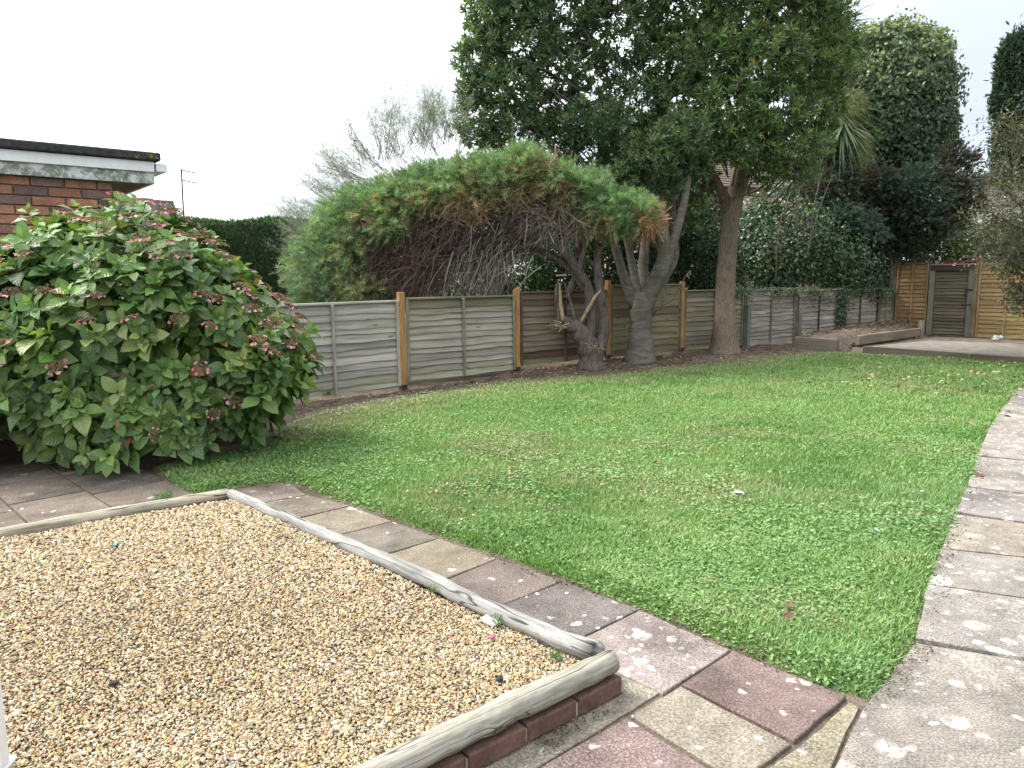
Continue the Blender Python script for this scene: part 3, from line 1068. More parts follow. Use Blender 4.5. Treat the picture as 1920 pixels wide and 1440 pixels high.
ZTOP = {-2: 1.12, -1: 1.13, 0: 1.17, 1: 1.215, 2: 1.29, 3: 1.17, 4: 1.14, 5: 1.10, 6: 1.075, 7: 1.05}
ZBOT = {-2: -.05, -1: -.045, 0: .035, 1: .08, 2: .06, 3: .03, 4: -.01, 5: -.03, 6: -.02, 7: -.03}
PCOL = {-2: (.40, .37, .325), -1: (.385, .36, .315), 0: (.325, .298, .25), 1: (.20, .165, .12), 2: (.215, .185, .115), 3: (.25, .225, .16), 4: (.31, .272, .232), 5: (.31, .27, .235), 6: (.29, .255, .215), 7: (.25, .235, .17)}
PLAB = {-2: 'pale grey lap fence panel hidden behind the flowering hydrangea',
        -1: 'silvery lap fence panel emerging from behind the hydrangea, beside the first orange post',
        0: 'silvery lap fence panel between the first two orange posts, raised over bare soil',
        1: 'brown stained lap fence panel behind the broken stump of the arching tree',
        2: 'taller greenish lap fence panel behind the thick forked trunk',
        3: 'grey green lap fence panel behind the tall straight tree trunk',
        4: 'pinkish grey lap fence panel just past the straight trunk, free of ivy',
        5: 'old fence panel with dark batten behind the raised bed, before the ivy strand',
        6: 'old fence panel with dark batten behind the raised bed, after the ivy strand',
        7: 'narrow greenish lap panel where the low fence meets the tall back fence'}


def pcf(i_, base, spread=.13):
    def f(i, nb):
        v = 1 + spread * RNG.normal()
        c = np.array(base) * v
        if i_ in (0, 1) and i >= nb - 2:
            c = np.array((.21, .19, .135)) * v if i_ == 0 else np.array((.13, .095, .07)) * v
        if i < 2 and i_ <= 3:
            c = c * np.array((.86, .90, .76))
        if i_ == 1 and RNG.random() < .3:
            c = np.array((.10, .068, .045)) * v
        return tuple(np.clip(c, .02, .9))
    return f


for i in range(-2, 8):
    t1 = i + 1 if i < 7 else 7.43
    o0 = fp(i)
    nxt = {**ZTOP, 8: 1.05}
    W = (t1 - i) * FS
    lap_panel((o0[0], o0[1], 0), FROT, .055, W - .055, ZBOT[i], ZTOP[i], 12 if i != 2 else 10, pcf(i, PCOL[i]), PLAB[i], group='low lap fence panels along the garden', wav=.010 + (.008 if i >= 4 else .0), clip=(i in (-1, 0, 4)),
              batcol=((.06, .045, .035) if i in (5, 6) else None), zend=(ZBOT[i] + (.03 if i == -1 else .0), ZTOP[i] + (.012 if i == -1 else 0)))

PTOP = {0: 1.245, 1: 1.285, 2: 1.37, 3: 1.33}
PNAM = {0: 'first', 1: 'second', 2: 'third', 3: 'fourth'}
PWHERE = {0: 'new orange fence post nearest the pink hydrangea', 1: 'new orange fence post with sloping chipped top, left of the broken stump', 2: 'tall new orange fence post between the broken stump and the thick forked trunk', 3: 'new orange fence post between the thick forked trunk and the straight trunk'}
for i in range(4):
    p = fp(i, .012)
    zb = float(gz(*fp(i, .05)))
    t = thing('fence_post', PWHERE[i], 'fence post', (p[0], p[1], zb), FROT, 'new orange timber fence posts')
    hh = PTOP[i] - zb
    V, F = box((0, 0, hh / 2 + .01), (.082, .078, hh - .02), 0, .004)
    if i == 1:
        V = np.asarray(V); V[(V[:, 2] > hh - .05) & (V[:, 0] < 0), 2] -= .045
    mk('post', V, F, M['newpost'], parent=t, world=False, color=(.37, .205, .085))
    part_box('metal_shoe', (0, 0, .02), (.088, .084, .07), t, M['iron'], (1, 1, 1))

for i, lab, hh, cc, spur in ((-1, 'grey fence post hidden behind the hydrangea', 1.10, (.2, .19, .17), 0), (4, 'old grey green post with a timber spur just past the straight trunk', 1.14, (.115, .115, .085), .85), (5, 'old post with pale blue grey concrete spur beside the raised bed', 1.10, (.13, .125, .10), .70), (6, 'old dark post wrapped in a strand of ivy', 1.06, (.09, .08, .06), 0), (7, 'old grey post before the narrow greenish panel', 1.06, (.15, .15, .115), 0)):
    p = fp(i, .02)
    zb = float(gz(*fp(i, .05)))
    t = thing('fence_post', lab, 'fence post', (p[0], p[1], zb), FROT, 'old weathered fence posts')
    part_box('post', (0, 0, (hh - zb) / 2 - .02), (.085, .075, hh - zb + .04), t, M['oldpost'], cc)
    if spur:
        part_box('spur', (.012, -.088, spur / 2 - .03), (.12, .09, spur + .06), t, M['oldpost'] if i == 4 else M['concrete'], (.16, .165, .14))

# back fence
BC = fp(7.45)
BROT = math.atan2(FN[1], FN[0])


def bp(s, y=0.0):
    return BC + FN * s + FD * y


def tancol(base):
    def f(i, nb):
        v = 1 + .07 * RNG.normal()
        return tuple(np.array(base) * v * (1.0 if i > 2 else .92))
    return f


lap_panel((*bp(0), 0), BROT, .08, .86, -.02, 1.72, 16, tancol((.215, .145, .070)), 'narrow golden brown lap panel between the fence corner and the gate', group='golden brown lap panels beside the gate', wav=.003, mat='panelwood', batcol=(.25, .18, .10))
lap_panel((*bp(1.98), 0), BROT, .03, 1.84, -.11, 1.77, 18, tancol((.27, .185, .090)), 'wide golden brown lap panel beside the gate latch, partly behind the apple tree', group='golden brown lap panels beside the gate', wav=.003, mat='panelwood', battens=(.33, .66), batcol=(.30, .21, .115))
lap_panel((*bp(3.92), 0), BROT, .03, 1.84, -.11, 1.75, 18, tancol((.26, .175, .085)), 'golden brown lap panel hidden behind the apple tree', group='golden brown lap panels beside the gate', wav=.003, mat='panelwood', battens=(.33, .66))
for s, lab, w_, hh, cc in ((0.02, 'dark corner post where the low fence meets the tall fence', .11, 1.72, (.075, .068, .052)), (3.88, 'brown post behind the apple tree', .09, 1.8, (.16, .11, .06))):
    p = bp(s)
    t = thing('fence_post', lab, 'fence post', (p[0], p[1], -.12), BROT)
    part_box('post', (0, 0, hh / 2 + .05), (w_, .09, hh + .12), t, M['oldpost'], cc)
    if s < 1:
        part_box('spur', (-.02, -.09, .45), (.10, .07, .95), t, M['oldpost'], (.16, .15, .13))

p = bp(.92)
gate = thing('garden_gate', 'old grey green wooden garden gate in a heavy frame in the back fence', 'gate', (p[0], p[1], -.12), BROT)
part_box('gate_post', (.03, -.02, .88), (.125, .10, 1.76), gate, M['oldpost'], (.17, .16, .12), .03)
part_box('gate_post', (-.055, .02, .93), (.05, .09, 1.86), gate, M['oldpost'], (.05, .045, .035))
part_box('gate_post', (.94, -.02, .90), (.15, .10, 1.80), gate, M['oldpost'], (.135, .13, .10), -.02)
part_box('gate_post', (1.035, .0, .92), (.05, .09, 1.86), gate, M['newpost'], (.22, .15, .08))
part_box('lintel', (.49, -.035, 1.70), (1.02, .08, .14), gate, M['oldwood'], (.05, .042, .03))
part_box('lintel_cap', (.49, -.03, 1.785), (1.04, .11, .03), gate, M['oldwood'], (.25, .23, .20))
door = part_box('door', (.475, .03, .83), (.78, .02, 1.62), gate, M['oldwood'], (.075, .075, .052))
hs = np.linspace(.04, 1.62, 20)
for a, b in zip(hs[:-1], hs[1:]):
    v_ = 1 + .14 * RNG.normal()
    o = board(.10, .855, a, b + .012, .005, door, M['oldwood'], (.118 * v_, .105 * v_, .072 * v_), n=9, y=.012)
part_box('latch', (.90, -.085, 1.16), (.17, .025, .035), gate, M['iron'], (1, 1, 1), .1)
part_box('latch', (.845, -.085, 1.10), (.035, .03, .18), gate, M['iron'], (1, 1, 1))
part_box('bolt', (.87, -.08, .80), (.20, .018, .018), gate, M['iron'], (1, 1, 1))
part_box('clip', (.52, -.08, 1.76), (.06, .012, .022), gate, M['white'], (1, 1, 1))
p = bp(.92, .30)
rail = thing('red_rail', 'red painted rail with end cap showing above the gate lintel', 'rail', (p[0], p[1], -.2), BROT)
part_box('bar', (.50, 0, 1.935), (1.0, .06, .05), rail, M['red'], (1, 1, 1))
part_box('end_cap', (.95, 0, 1.95), (.16, .12, .15), rail, M['red'], (1, 1, 1), 0, .02)
part_box('leg', (.95, 0, 0.95), (.07, .07, 1.86), rail, M['red'], (1, 1, 1))
part_box('leg', (.02, 0, 1.0), (.07, .07, 1.98), rail, M['oldpost'], (.2, .2, .19))
p = bp(-.45, .1)
sidep = thing('dark_shed_side', 'dark timber boarding behind the corner of the two fences', 'timber boarding', (p[0], p[1], -.2), BROT)
for k in range(7):
    board(-.4, .42, .1 + k * .25, .1 + k * .25 + .27, .004, sidep, M['oldwood'], (.05, .048, .04), n=6)
part_box('post', (.38, -.05, .95), (.10, .08, 1.85), sidep, M['oldpost'], (.09, .09, .085))

# ---------------------------------------------------------------- raised bed and timber-edged platform
def sleeper(a, b, z0, h_, w_, parent, color, name='sleeper', mat='oldwood'):
    a, b = np.asarray(a, float)[:2], np.asarray(b, float)[:2]
    L_ = np.linalg.norm(b - a)
    rz = math.atan2(b[1] - a[1], b[0] - a[0])
    c = (a + b) / 2
    V, F = box((0, 0, 0), (L_, w_, h_), 0, .008)
    V = np.asarray(V)
    pm = wmat(parent)
    loc = pm.inverted() @ Vector((c[0], c[1], z0 + h_ / 2))
    lm = Matrix.Translation(loc) @ Matrix.Rotation(rz - pm.to_euler().z, 4, 'Z')
    me = mesh(name, V, F, M[mat])
    return link(name, me, parent, lm, color)


bA, bB, bC, bD = g(1492, 652, 0), g(1571, 658, 0), g(1607, 650, 0), g(1722, 632, 0)
bed = thing('raised_bed', 'low raised soil bed edged with old sleepers against the far fence', 'raised bed', (bB[0], bB[1], -.05))
sleeper(bA, bB, -.05, .27, .09, bed, (.16, .14, .115))
mid1 = bC + (bD - bC) * .52
sleeper(bC, mid1, .03, .19, .08, bed, (.22, .185, .14))
sleeper(mid1 + (bD - bC) * .005 + [0, .02, 0], bD, .02, .19, .08, bed, (.20, .165, .12))
sleeper(bC + [.05, .18, 0], bD + [.0, .2, 0], -.12, .16, .08, bed, (.10, .085, .065))
V, F = box((0, 0, 0), (.10, .09, .55), BROT, .006)
mk('end_post', V + np.array([bD[0] + .05, bD[1], .10]), F, M['concrete'], parent=bed)
bp_ = np.array([bA[:2], bB[:2] + [.0, .02], g(1583, 664, 0)[:2], g(1602, 657, 0)[:2], bC[:2] + [0, .06], bD[:2] + [0, .03], bp(.75)[:2], bp(.06, -.05)[:2], fp(7.4, .03), fp(5.1, .03)])
ax = np.arange(bp_[:, 0].min(), bp_[:, 0].max(), .09); ay = np.arange(bp_[:, 1].min(), bp_[:, 1].max(), .09)
AX, AY = np.meshgrid(ax, ay, indexing='ij')
IN = inside(bp_, AX, AY)
okq = IN[:-1, :-1] & IN[1:, :-1] & IN[1:, 1:] & IN[:-1, 1:]
idx = np.arange(AX.size).reshape(AX.shape)
Q = np.stack([idx[:-1, :-1], idx[1:, :-1], idx[1:, 1:], idx[:-1, 1:]], -1)[okq]
used, inv = np.unique(Q, return_inverse=True)
edb = edge_dist(bp_, AX, AY)
BZ = -.03 + .23 * np.clip(edb / .34, 0, 1) + (fbm(AX, AY, 3, 131) - .5) * .10
mk('bed_soil', np.stack([AX, AY, BZ], -1).reshape(-1, 3)[used], inv.reshape(Q.shape), M['soil'], parent=bed, smooth=True)

pz = .10
pf = [g(1624, 650, pz), g(1822, 664, pz), g(2010, 676, pz)]
pb = [g(1742, 638, pz), g(2060, 650, pz)]
plat = thing('concrete_platform', 'low concrete platform with timber edging in front of the garden gate', 'platform', (pf[0][0], pf[0][1], 0))
mb = MB()
for dpt in (0,):
    P5 = np.array([pf[0], pf[1], pf[2], pb[1], pb[0]])
    V = np.concatenate([P5 * [1, 1, 0] + [0, 0, -.1], P5 * [1, 1, 0] + [0, 0, pz]])
    F = [tuple(range(4, -1, -1)), tuple(range(5, 10))] + [(i, (i + 1) % 5, 5 + (i + 1) % 5, 5 + i) for i in range(5)]
    mb.add(V, F)
mb.build('pad', M['concrete'], parent=plat)
for a, b, cc in ((pf[0], pf[1], (.125, .112, .075)), (pf[1] + nrm(pf[1] - pf[0]) * .02 + [0, .03, 0], pf[2], (.14, .105, .08))):
    e = nrm((b - a)[:2]); nn_ = np.array([e[1], -e[0]])
    sleeper(a[:2] + nn_ * .035, b[:2] + nn_ * .035, -.06, pz + .075, .06, plat, cc, 'edge_board')
sleeper(pf[0][:2] + [-.04, .0], pb[0][:2] + [-.04, 0], -.06, pz + .07, .05, plat, (.12, .11, .08), 'edge_board')
e = nrm((pf[1] - pf[0])[:2]); nn_ = np.array([e[1], -e[0]])
V, F = box((0, 0, 0), (.03, .09, .16), math.atan2(e[1], e[0]), .004)
mk('joint_block', V + np.array([*(pf[1][:2] + nn_ * .04), .03]), F, M['oldwood'], parent=plat, color=(.2, .18, .14))

# ================================================================== BUILDINGS
def along(C, dv, px):
    """distance along dv from C (ground plane) at which the line crosses a photo column"""
    d = ray(px, 520)
    return (C[1] * d[0] - C[0] * d[1]) / (dv[0] * d[1] - dv[1] * d[0])


M['roofing'] = plainmat('roof_felt', (.055, .052, .055), .95, .1, .4, 18)
M['fascia_dirty'] = None
m_, nt_, out_ = newmat('lichened_fascia')
v_, oi_ = objcoord(nt_)
n1_ = noise(nt_, v_, 7.0, 6, .7, .8)
n2_ = noise(nt_, v_, 26.0, 4, .65)
c_ = ramp(nt_, n1_, [(.40, (.62, .64, .66)), (.50, (.30, .31, .27)), (.64, (.14, .145, .12))])
c_ = mixc(nt_, ramp(nt_, n2_, [(.52, 0.0), (.6, .7)]), c_, (.60, .61, .62))
finish(nt_, out_, c_, .8, .2)
M['fascia_dirty'] = m_
M['soffit'] = plainmat('soffit_board', (.22, .185, .14), .85, .1, .3, 4)
M['lichen'] = plainmat('yellow_lichen', (.19, .155, .07), .95, .1, .4, 40)

wc = at(213, 400, 7.75)[:2]
house = thing('brick_extension', 'red brick flat roofed extension with lichen stained white fascia behind the hydrangea', 'building', (wc[0], wc[1], -.25), FROT)
hz0 = -.25
ztop = at(213, 341, 7.75)[2] - hz0          # underside of the fascia
V, F = box((-3.0, 2.5, (ztop + .12) / 2), (6.0, 5.0, ztop + .12))
V[:, 1] += .012
mk('wall', V, F, M['mortar'], parent=house, world=False)
ch, bl = .092, .285
row = 0
z = ztop - ch
BPAL = [(.32, .150, .098), (.35, .175, .112), (.31, .160, .118), (.175, .110, .098), (.20, .130, .115), (.38, .205, .135)]
while z > .55:
    off = 0 if row % 2 else bl / 2
    x = 0.0
    k = 0
    while x > -2.0:
        L_ = bl / 2 - .012 if (k == 0 and row % 2 == 0) else bl - .012
        V, F = box((x - L_ / 2, .0, z + ch / 2), (L_, .05, ch - .013), 0, .004)
        if z > ztop - 1.3 or True:
            cc = np.array(BPAL[RNG.choice(6, p=[.22, .2, .17, .18, .13, .1])]) * (.85 + .3 * RNG.random())
            mk('brick', V, F, M['brick'], parent=house, world=False, color=tuple(cc))
        x -= L_ + .012
        k += 1
    row += 1
    z -= ch
xo = along(wc, FD, 299)                      # how far the fascia runs past the wall's corner
Yf = (wc + FD * xo)[1]
fz0, fz1, fz2, fz3 = at(299, 347, Yf)[2] - hz0, at(299, 325, Yf)[2] - hz0, at(299, 306, Yf)[2] - hz0, at(306, 289, Yf)[2] - hz0
part_box('fascia', ((xo - 6) / 2, -.075, (fz0 + fz1 + .02) / 2), (6 + xo, .03, fz1 - fz0 + .02), house, M['fascia_dirty'], (1, 1, 1))
part_box('barge_strip', ((xo - 6) / 2, -.100, (fz1 + fz2) / 2), (6 + xo, .03, fz2 - fz1), house, M['white'], (1, 1, 1))
part_box('roof', ((xo - 6) / 2 + .03, 2.4, (fz2 + fz3) / 2 + .003), (6 + xo + .06, 5.12, fz3 - fz2 - .006), house, M['roofing'], (1, 1, 1), 0, .012)
part_box('soffit', (xo / 2 + .01, 2.45, fz0 + .03), (xo - .02, 5.0, .02), house, M['soffit'], (1, 1, 1))
part_box('eave_board', (xo - .012, 2.45, (fz0 + fz2) / 2), (.022, 5.0, fz2 - fz0), house, M['white'], (1, 1, 1))
gut = MB()
gut.box((xo + .07, 2.4, fz1 + .015), (.10, 5.05, .012)).box((xo + .118, 2.4, fz1 + .05), (.012, 5.05, .08)).box((xo + .024, 2.4, fz1 + .05), (.012, 5.05, .08)).box((xo + .07, -.12, fz1 + .05), (.10, .012, .078))
gut.build('gutter', M['white'], parent=house, world=False)
for k in range(26):
    px_, sz = xo - abs(RNG.normal()) * .12 + .03, .012 + .02 * RNG.random()
    V, F = stones(np.array([[px_, -.16 + .004 * RNG.random(), fz2 + (fz3 - fz2) * (.2 + .7 * RNG.random())]]), np.array([sz]), OCT, np.zeros((1, 3)))[:2]
    if k == 0:
        LV, LF = [V], [F]
    else:
        LV.append(V); LF.append(F + 6 * k)
tag(mk('lichen_patch', np.concatenate(LV), np.concatenate(LF), M['lichen'], parent=house, world=False), None, None, None, 'stuff')
V, F = box((-1.25, -.02, ztop - .95), (.9, .06, .10), 0, .004)
mk('window_sill', V, F, M['white'], parent=house, world=False)


def gable_house(name, label, loc, rz, L_, W_, he, hr, wallm, roofc, courses=22, catn='house', windows=()):
    """house: ridge along local x, eaves at he, ridge at hr; roof of overlapping tile courses"""
    t = thing(name, label, catn, loc, rz)
    V = np.array([[-L_ / 2, -W_ / 2, 0], [L_ / 2, -W_ / 2, 0], [L_ / 2, W_ / 2, 0], [-L_ / 2, W_ / 2, 0], [-L_ / 2, -W_ / 2, he], [L_ / 2, -W_ / 2, he], [L_ / 2, W_ / 2, he], [-L_ / 2, W_ / 2, he], [-L_ / 2, 0, hr - .08], [L_ / 2, 0, hr - .08]])
    F = [(3, 2, 1, 0), (0, 1, 5, 4), (2, 3, 7, 6), (1, 2, 6, 9, 5), (3, 0, 4, 8, 7)]
    mk('wall', V, F, wallm, parent=t, world=False)
    mb = MB()
    ov = .25
    for s in (-1, 1):
        for i in range(courses):
            f0, f1 = i / courses, (i + 1) / courses
            y0, y1 = s * (W_ / 2 + ov) * (1 - f0), s * (W_ / 2 + ov) * (1 - f1)
            sl = (hr - he) / (W_ / 2)
            z0, z1 = he - ov * sl + sl * (W_ / 2 + ov) * f0, he - ov * sl + sl * (W_ / 2 + ov) * f1
            x0, x1 = -L_ / 2 - .12, L_ / 2 + .12
            V = np.array([[x0, y0, z0], [x1, y0, z0], [x1, y1, z1], [x0, y1, z1], [x0, y0, z0 + .045], [x1, y0, z0 + .045], [x1, y1, z1 + .012], [x0, y1, z1 + .012]])
            v_ = .85 + .3 * RNG.random()
            mb.add(V, [(3, 2, 1, 0), (4, 5, 6, 7), (0, 1, 5, 4), (1, 2, 6, 5), (2, 3, 7, 6), (3, 0, 4, 7)], np.array(roofc) * v_)
    tag(mb.build('tile_course', M['rooftile'], parent=t, world=False), None, None, None, 'stuff')
    mb = MB()
    for k in range(int(L_ / .45)):
        mb.box((-L_ / 2 + .22 + k * .45, 0, hr - .01), (.445, .24, .10), 0, np.array(roofc) * (1.3 + .3 * RNG.random()), .02)
    tag(mb.build('ridge_tile', M['rooftile'], parent=t, world=False), None, None, None, 'stuff')
    for (x, y, z, w, h, ax_) in windows:
        d_ = (w, .06, h) if ax_ == 'y' else (.06, w, h)
        fr = part_box('window', (x, y, z), d_, t, M['white'], (1, 1, 1))
        k_ = np.sign(y) * .02 if ax_ == 'y' else 0
        kx = np.sign(x) * .02 if ax_ == 'x' else 0
        for j in (-1, 1):
            if ax_ == 'y':
                part_box('pane', (x + j * w / 4, y + k_, z), (w / 2 - .1, .06, h - .12), fr, M['glass'], (1, 1, 1))
            else:
                part_box('pane', (x + kx, y + j * w / 4, z), (.06, w / 2 - .1, h - .12), fr, M['glass'], (1, 1, 1))
    return t


M['rooftile'] = colmat('roof_tiles', .9, .15, 6.0, .5)
M['glass'] = plainmat('dark_window_glass', (.03, .035, .04), .08, .6, .1)
M['render'] = plainmat('painted_render', (.62, .60, .56), .85, .2, .08, 2)
M['pinkwall'] = plainmat('pink_brick', (.42, .30, .24), .9, .15, .15, 3)
q1, q2 = at(238, 392, 18.5), at(342, 392, 17.5)
rc = at(300, 351, 17.8)
nb1 = gable_house('neighbour_bungalow', 'bungalow with grey tiled roof showing between the brick extension and the hedge', (*(at(343, 395, 17.2)[:2] - np.array([5.26, -1.25])), -.3), math.radians(27), 8.0, 6.6, at(340, 395, 17.6)[2] + .3 - .55, rc[2] + .25, M['render'], (.14, .135, .115))
ta = at(343, 395, 17.2)
aer = thing('tv_aerial', 'thin television aerial above the grey tiled bungalow roof', 'aerial', (ta[0], ta[1], ta[2] - .6))
at_ = at(344, 317, 17.2)[2] - ta[2] + .6
mb = MB(); mb.tube([[0, 0, 0], [.03, 0, at_]], .018, 5); mb.build('mast', M['iron'], parent=aer, world=False)
for zz_, l0 in ((at_ - .02, .33), (at_ - .24, .33)):
    mb = MB(); mb.tube([[.03, 0, zz_], [.03 + l0, .05, zz_ - .07]], .012, 4)
    for k in range(5):
        x = .06 + l0 * k / 5
        mb.tube([[x, -.09, zz_ - .07 * k / 5], [x, .14, zz_ - .07 * k / 5]], .004, 3)
    mb.build('boom', M['iron'], parent=aer, world=False)
gable_house('pink_house', 'pinkish walled house glimpsed through the two evergreen trees', (*at(1345, 400, 31)[:2], -.3), math.radians(20), 9, 7, 5.0, 7.2, M['pinkwall'], (.13, .105, .09), windows=((-1.5, -3.5, 3.6, 1.5, 1.2, 'y'),))
gable_house('white_house', 'pale house with brick pier and white barge boards glimpsed beyond the gate', (*(at(1870, 400, 33)[:2] + np.array([1.5, 2])), -.3), math.radians(-38), 5, 6, 4.75, 6.2, M['render'], (.13, .11, .095), windows=((.6, -3.0, 3.4, 1.5, 1.2, 'y'),))

# ================================================================== PLANTS
def limb(parent, name, pts, R, mat, n=14, sides=9, jit=.05, wob=.012):
    P, r = smooth_path(pts, R, n)
    P = P + RNG.normal(size=P.shape) * wob * np.clip(np.linspace(0, 1, n), 0, 1)[:, None] * .5
    V, F = tube(P, r, sides, jit)
    return mk(name, V, F, M[mat], parent=parent, smooth=True)


def whorls(P, A, L, W, k, C, spread=1.0, tmpl=LEAF4, droop=.25):
    """k leaves round each shoot tip P with axis A"""
    n_ = len(P)
    A = nrm(A)
    ref = np.where(np.abs(A[:, 2:3]) < .9, np.array([[0, 0, 1.0]]), np.array([[1.0, 0, 0]]))
    B = nrm(np.cross(A, ref)); Cc = np.cross(A, B)
    ang = (np.arange(k) * 2.4)[None] + RNG.random((n_, 1)) * 6.28 + RNG.normal(size=(n_, k)) * .25
    el_ = spread * (.45 + .75 * np.linspace(0, 1, k)[None] + RNG.normal(size=(n_, k)) * .18)
    rad = np.cos(ang)[..., None] * B[:, None] + np.sin(ang)[..., None] * Cc[:, None]
    D = np.cos(el_)[..., None] * A[:, None] + np.sin(el_)[..., None] * rad
    D[..., 2] -= droop * np.linspace(0, 1, k)[None] * RNG.random((n_, k))
    N = nrm(np.sin(el_)[..., None] * A[:, None] - np.cos(el_)[..., None] * rad) + .35 * RNG.normal(size=(n_, k, 3))
    base = P[:, None] - A[:, None] * (np.linspace(0, 1, k)[None, :, None] * np.reshape(L, (-1, 1, 1)) * .55)
    LL = np.reshape(L, (-1, 1)) * (.75 + .5 * RNG.random((n_, k)))
    WW = np.reshape(W, (-1, 1)) * (.8 + .4 * RNG.random((n_, k)))
    CC = np.clip(C[:, None] * (1 + .14 * RNG.normal(size=(n_, k, 1))), .004, .9)
    return leaves(base.reshape(-1, 3), D.reshape(-1, 3), N.reshape(-1, 3), LL.ravel(), WW.ravel(), tmpl, CC.reshape(-1, 3))


def clump_points(clumps, dens, lo=.62, hi=1.05, back=.55):
    """shoot positions and outward axes on a set of ellipsoidal clumps given as (px, py, Y, rx_px, ry_px)"""
    PP, AA, KK = [], [], []
    cam_p = np.array([0, 0, H])
    for ci, (px, py, Y, rx, ry) in enumerate(clumps):
        c = at(px, py, Y)
        k = pxm(c)
        r = np.array([rx * k, max(rx, ry) * k * .85, ry * k])
        n_ = int(dens * 4 * math.pi * (r[0] * r[2]) ** 1.0)
        d = rdir(n_)
        facing = d @ nrm(cam_p - c)
        d = d[(RNG.random(n_) < np.where(facing > -.15, 1, back))]
        n_ = len(d)
        lump = 1 + .16 * np.sin(d[:, 0] * 7 + ci) * np.sin(d[:, 2] * 6 + ci * 2) + .08 * RNG.normal(size=n_)
        f = (lo + (hi - lo) * RNG.random(n_) ** .6) * lump
        PP.append(c + d * r * f[:, None])
        AA.append(nrm(d / r + .35 * RNG.normal(size=(n_, 3)) * 1 / r.mean() + np.array([0, 0, .28 / r.mean()])))
        KK.append(np.full(n_, ci))
    return np.concatenate(PP), np.concatenate(AA), np.concatenate(KK)


# bark
M['smooth_bark'] = barkmat('smooth_grey_bark', (.085, .075, .062), (.14, .125, .105), (.20, .18, .155), (2.5, 2.5, 11), .35, .006)
M['tan_bark'] = barkmat('tan_fissured_bark', (.10, .078, .055), (.195, .158, .115), (.27, .225, .17), (26, 26, 5), .10, .012)
M['dark_bark'] = barkmat('dark_stringy_bark', (.055, .044, .038), (.115, .094, .082), (.18, .15, .135), (16, 16, 3), .05, .015)
M['split_wood'] = barkmat('split_wood', (.20, .13, .08), (.36, .26, .17), (.50, .40, .29), (30, 30, 4), 0, .01)

# ---------------------------------------------------------------- forked evergreen tree
b2 = g(1200, 679)
b2[2] = float(gz(b2[0], b2[1]))
tree2 = thing('evergreen_tree', 'evergreen tree whose thick grey trunk forks low into several limbs in front of the fence', 'tree', b2)
Y2 = b2[1]


def A2(px, py, dy=0.0):
    return at(px, py, Y2 + dy)


limb(tree2, 'trunk', [b2 - [0, 0, .06], A2(1200, 660), A2(1201, 630), A2(1202, 595), A2(1204, 565), A2(1206, 548)], [.285, .235, .195, .185, .19, .15], 'smooth_bark', 18, 14, .05, .0)
for pts, R in [
    ([A2(1192, 575), A2(1176, 535, .05), A2(1163, 495, .1), A2(1150, 445, .2), A2(1140, 395, .3), A2(1128, 300, .4), A2(1110, 200, .5)], [.11, .085, .072, .062, .055, .04, .02]),
    ([A2(1200, 570), A2(1192, 530, .2), A2(1182, 480, .35), A2(1173, 430, .5), A2(1168, 360, .6), A2(1160, 250, .7)], [.10, .075, .066, .060, .05, .03]),
    ([A2(1206, 580), A2(1222, 540, -.05), A2(1240, 505, -.1), A2(1247, 470, -.1), A2(1243, 420, -.1), A2(1238, 370, -.05), A2(1240, 300, 0)], [.16, .145, .135, .115, .085, .075, .05]),
    ([A2(1246, 500, -.1), A2(1262, 455, -.1), A2(1277, 405, -.1), A2(1288, 350, -.05), A2(1297, 300, .2), A2(1305, 240, .5)], [.10, .075, .07, .060, .045, .02]),
    ([A2(1215, 575, .1), A2(1232, 540, .3), A2(1258, 505, .45), A2(1268, 470, .5), A2(1262, 420, .6), A2(1265, 330, .7)], [.09, .07, .06, .05, .045, .03]),
    ([A2(1206, 560, .25), A2(1206, 500, .6), A2(1212, 430, .8), A2(1222, 330, .9)], [.11, .09, .075, .05]),
]:
    limb(tree2, 'limb', pts, R, 'smooth_bark', 18, 10, .04)
for pts in ([A2(1222, 590), A2(1244, 572, -.1), A2(1262, 560, -.15), A2(1278, 530, -.2), A2(1292, 508, -.2)], [A2(1240, 573, -.1), A2(1250, 545, -.1), A2(1252, 520, -.1)], [A2(1178, 535), A2(1166, 520, -.1), A2(1150, 508, -.1)]):
    limb(tree2, 'twig', pts, np.linspace(.018, .006, len(pts)), 'smooth_bark', 10, 5, .05)

CL2 = [(912, 30, 12.7, 44, 66), (962, -30, 12.9, 80, 70), (905, 105, 12.6, 50, 52), (975, 70, 12.8, 78, 70), (1065, 20, 13.3, 85, 72), (1150, 70, 13.4, 80, 70), (890, 165, 12.6, 34, 34), (950, 165, 12.6, 66, 52),
       (1040, 130, 13.0, 62, 52), (895, 228, 12.6, 46, 44), (960, 240, 12.7, 62, 48), (1020, 215, 13.0, 40, 42), (1045, 270, 13.0, 50, 40), (1100, 175, 13.4, 42, 36), (1120, 285, 12.9, 55, 45), (1135, 345, 12.8, 42, 34), (1190, 200, 13.3, 62, 60), (1205, 270, 13.4, 62, 58), (1060, -90, 13.2, 130, 70), (1200, -60, 13.4, 120, 80), (1090, 225, 13.6, 40, 30), (1170, 310, 13.5, 50, 44), (1240, 325, 13.8, 56, 40), (1300, 335, 14.4, 46, 40), (1225, 385, 14.6, 50, 40), (1290, 390, 15, 40, 36), (1270, 290, 13.9, 50, 40), (1175, 335, 12.2, 44, 38), (1220, 290, 12.1, 52, 44), (1280, 255, 12.2, 54, 44), (1305, 305, 12.5, 36, 34), (1245, 345, 12.3, 30, 22), (1115, 230, 12.5, 60, 46)]
P, A, K = clump_points(CL2, 85)
EV = [(.080, .132, .064), (.100, .160, .074), (.124, .190, .086), (.165, .235, .112), (.062, .104, .054)]
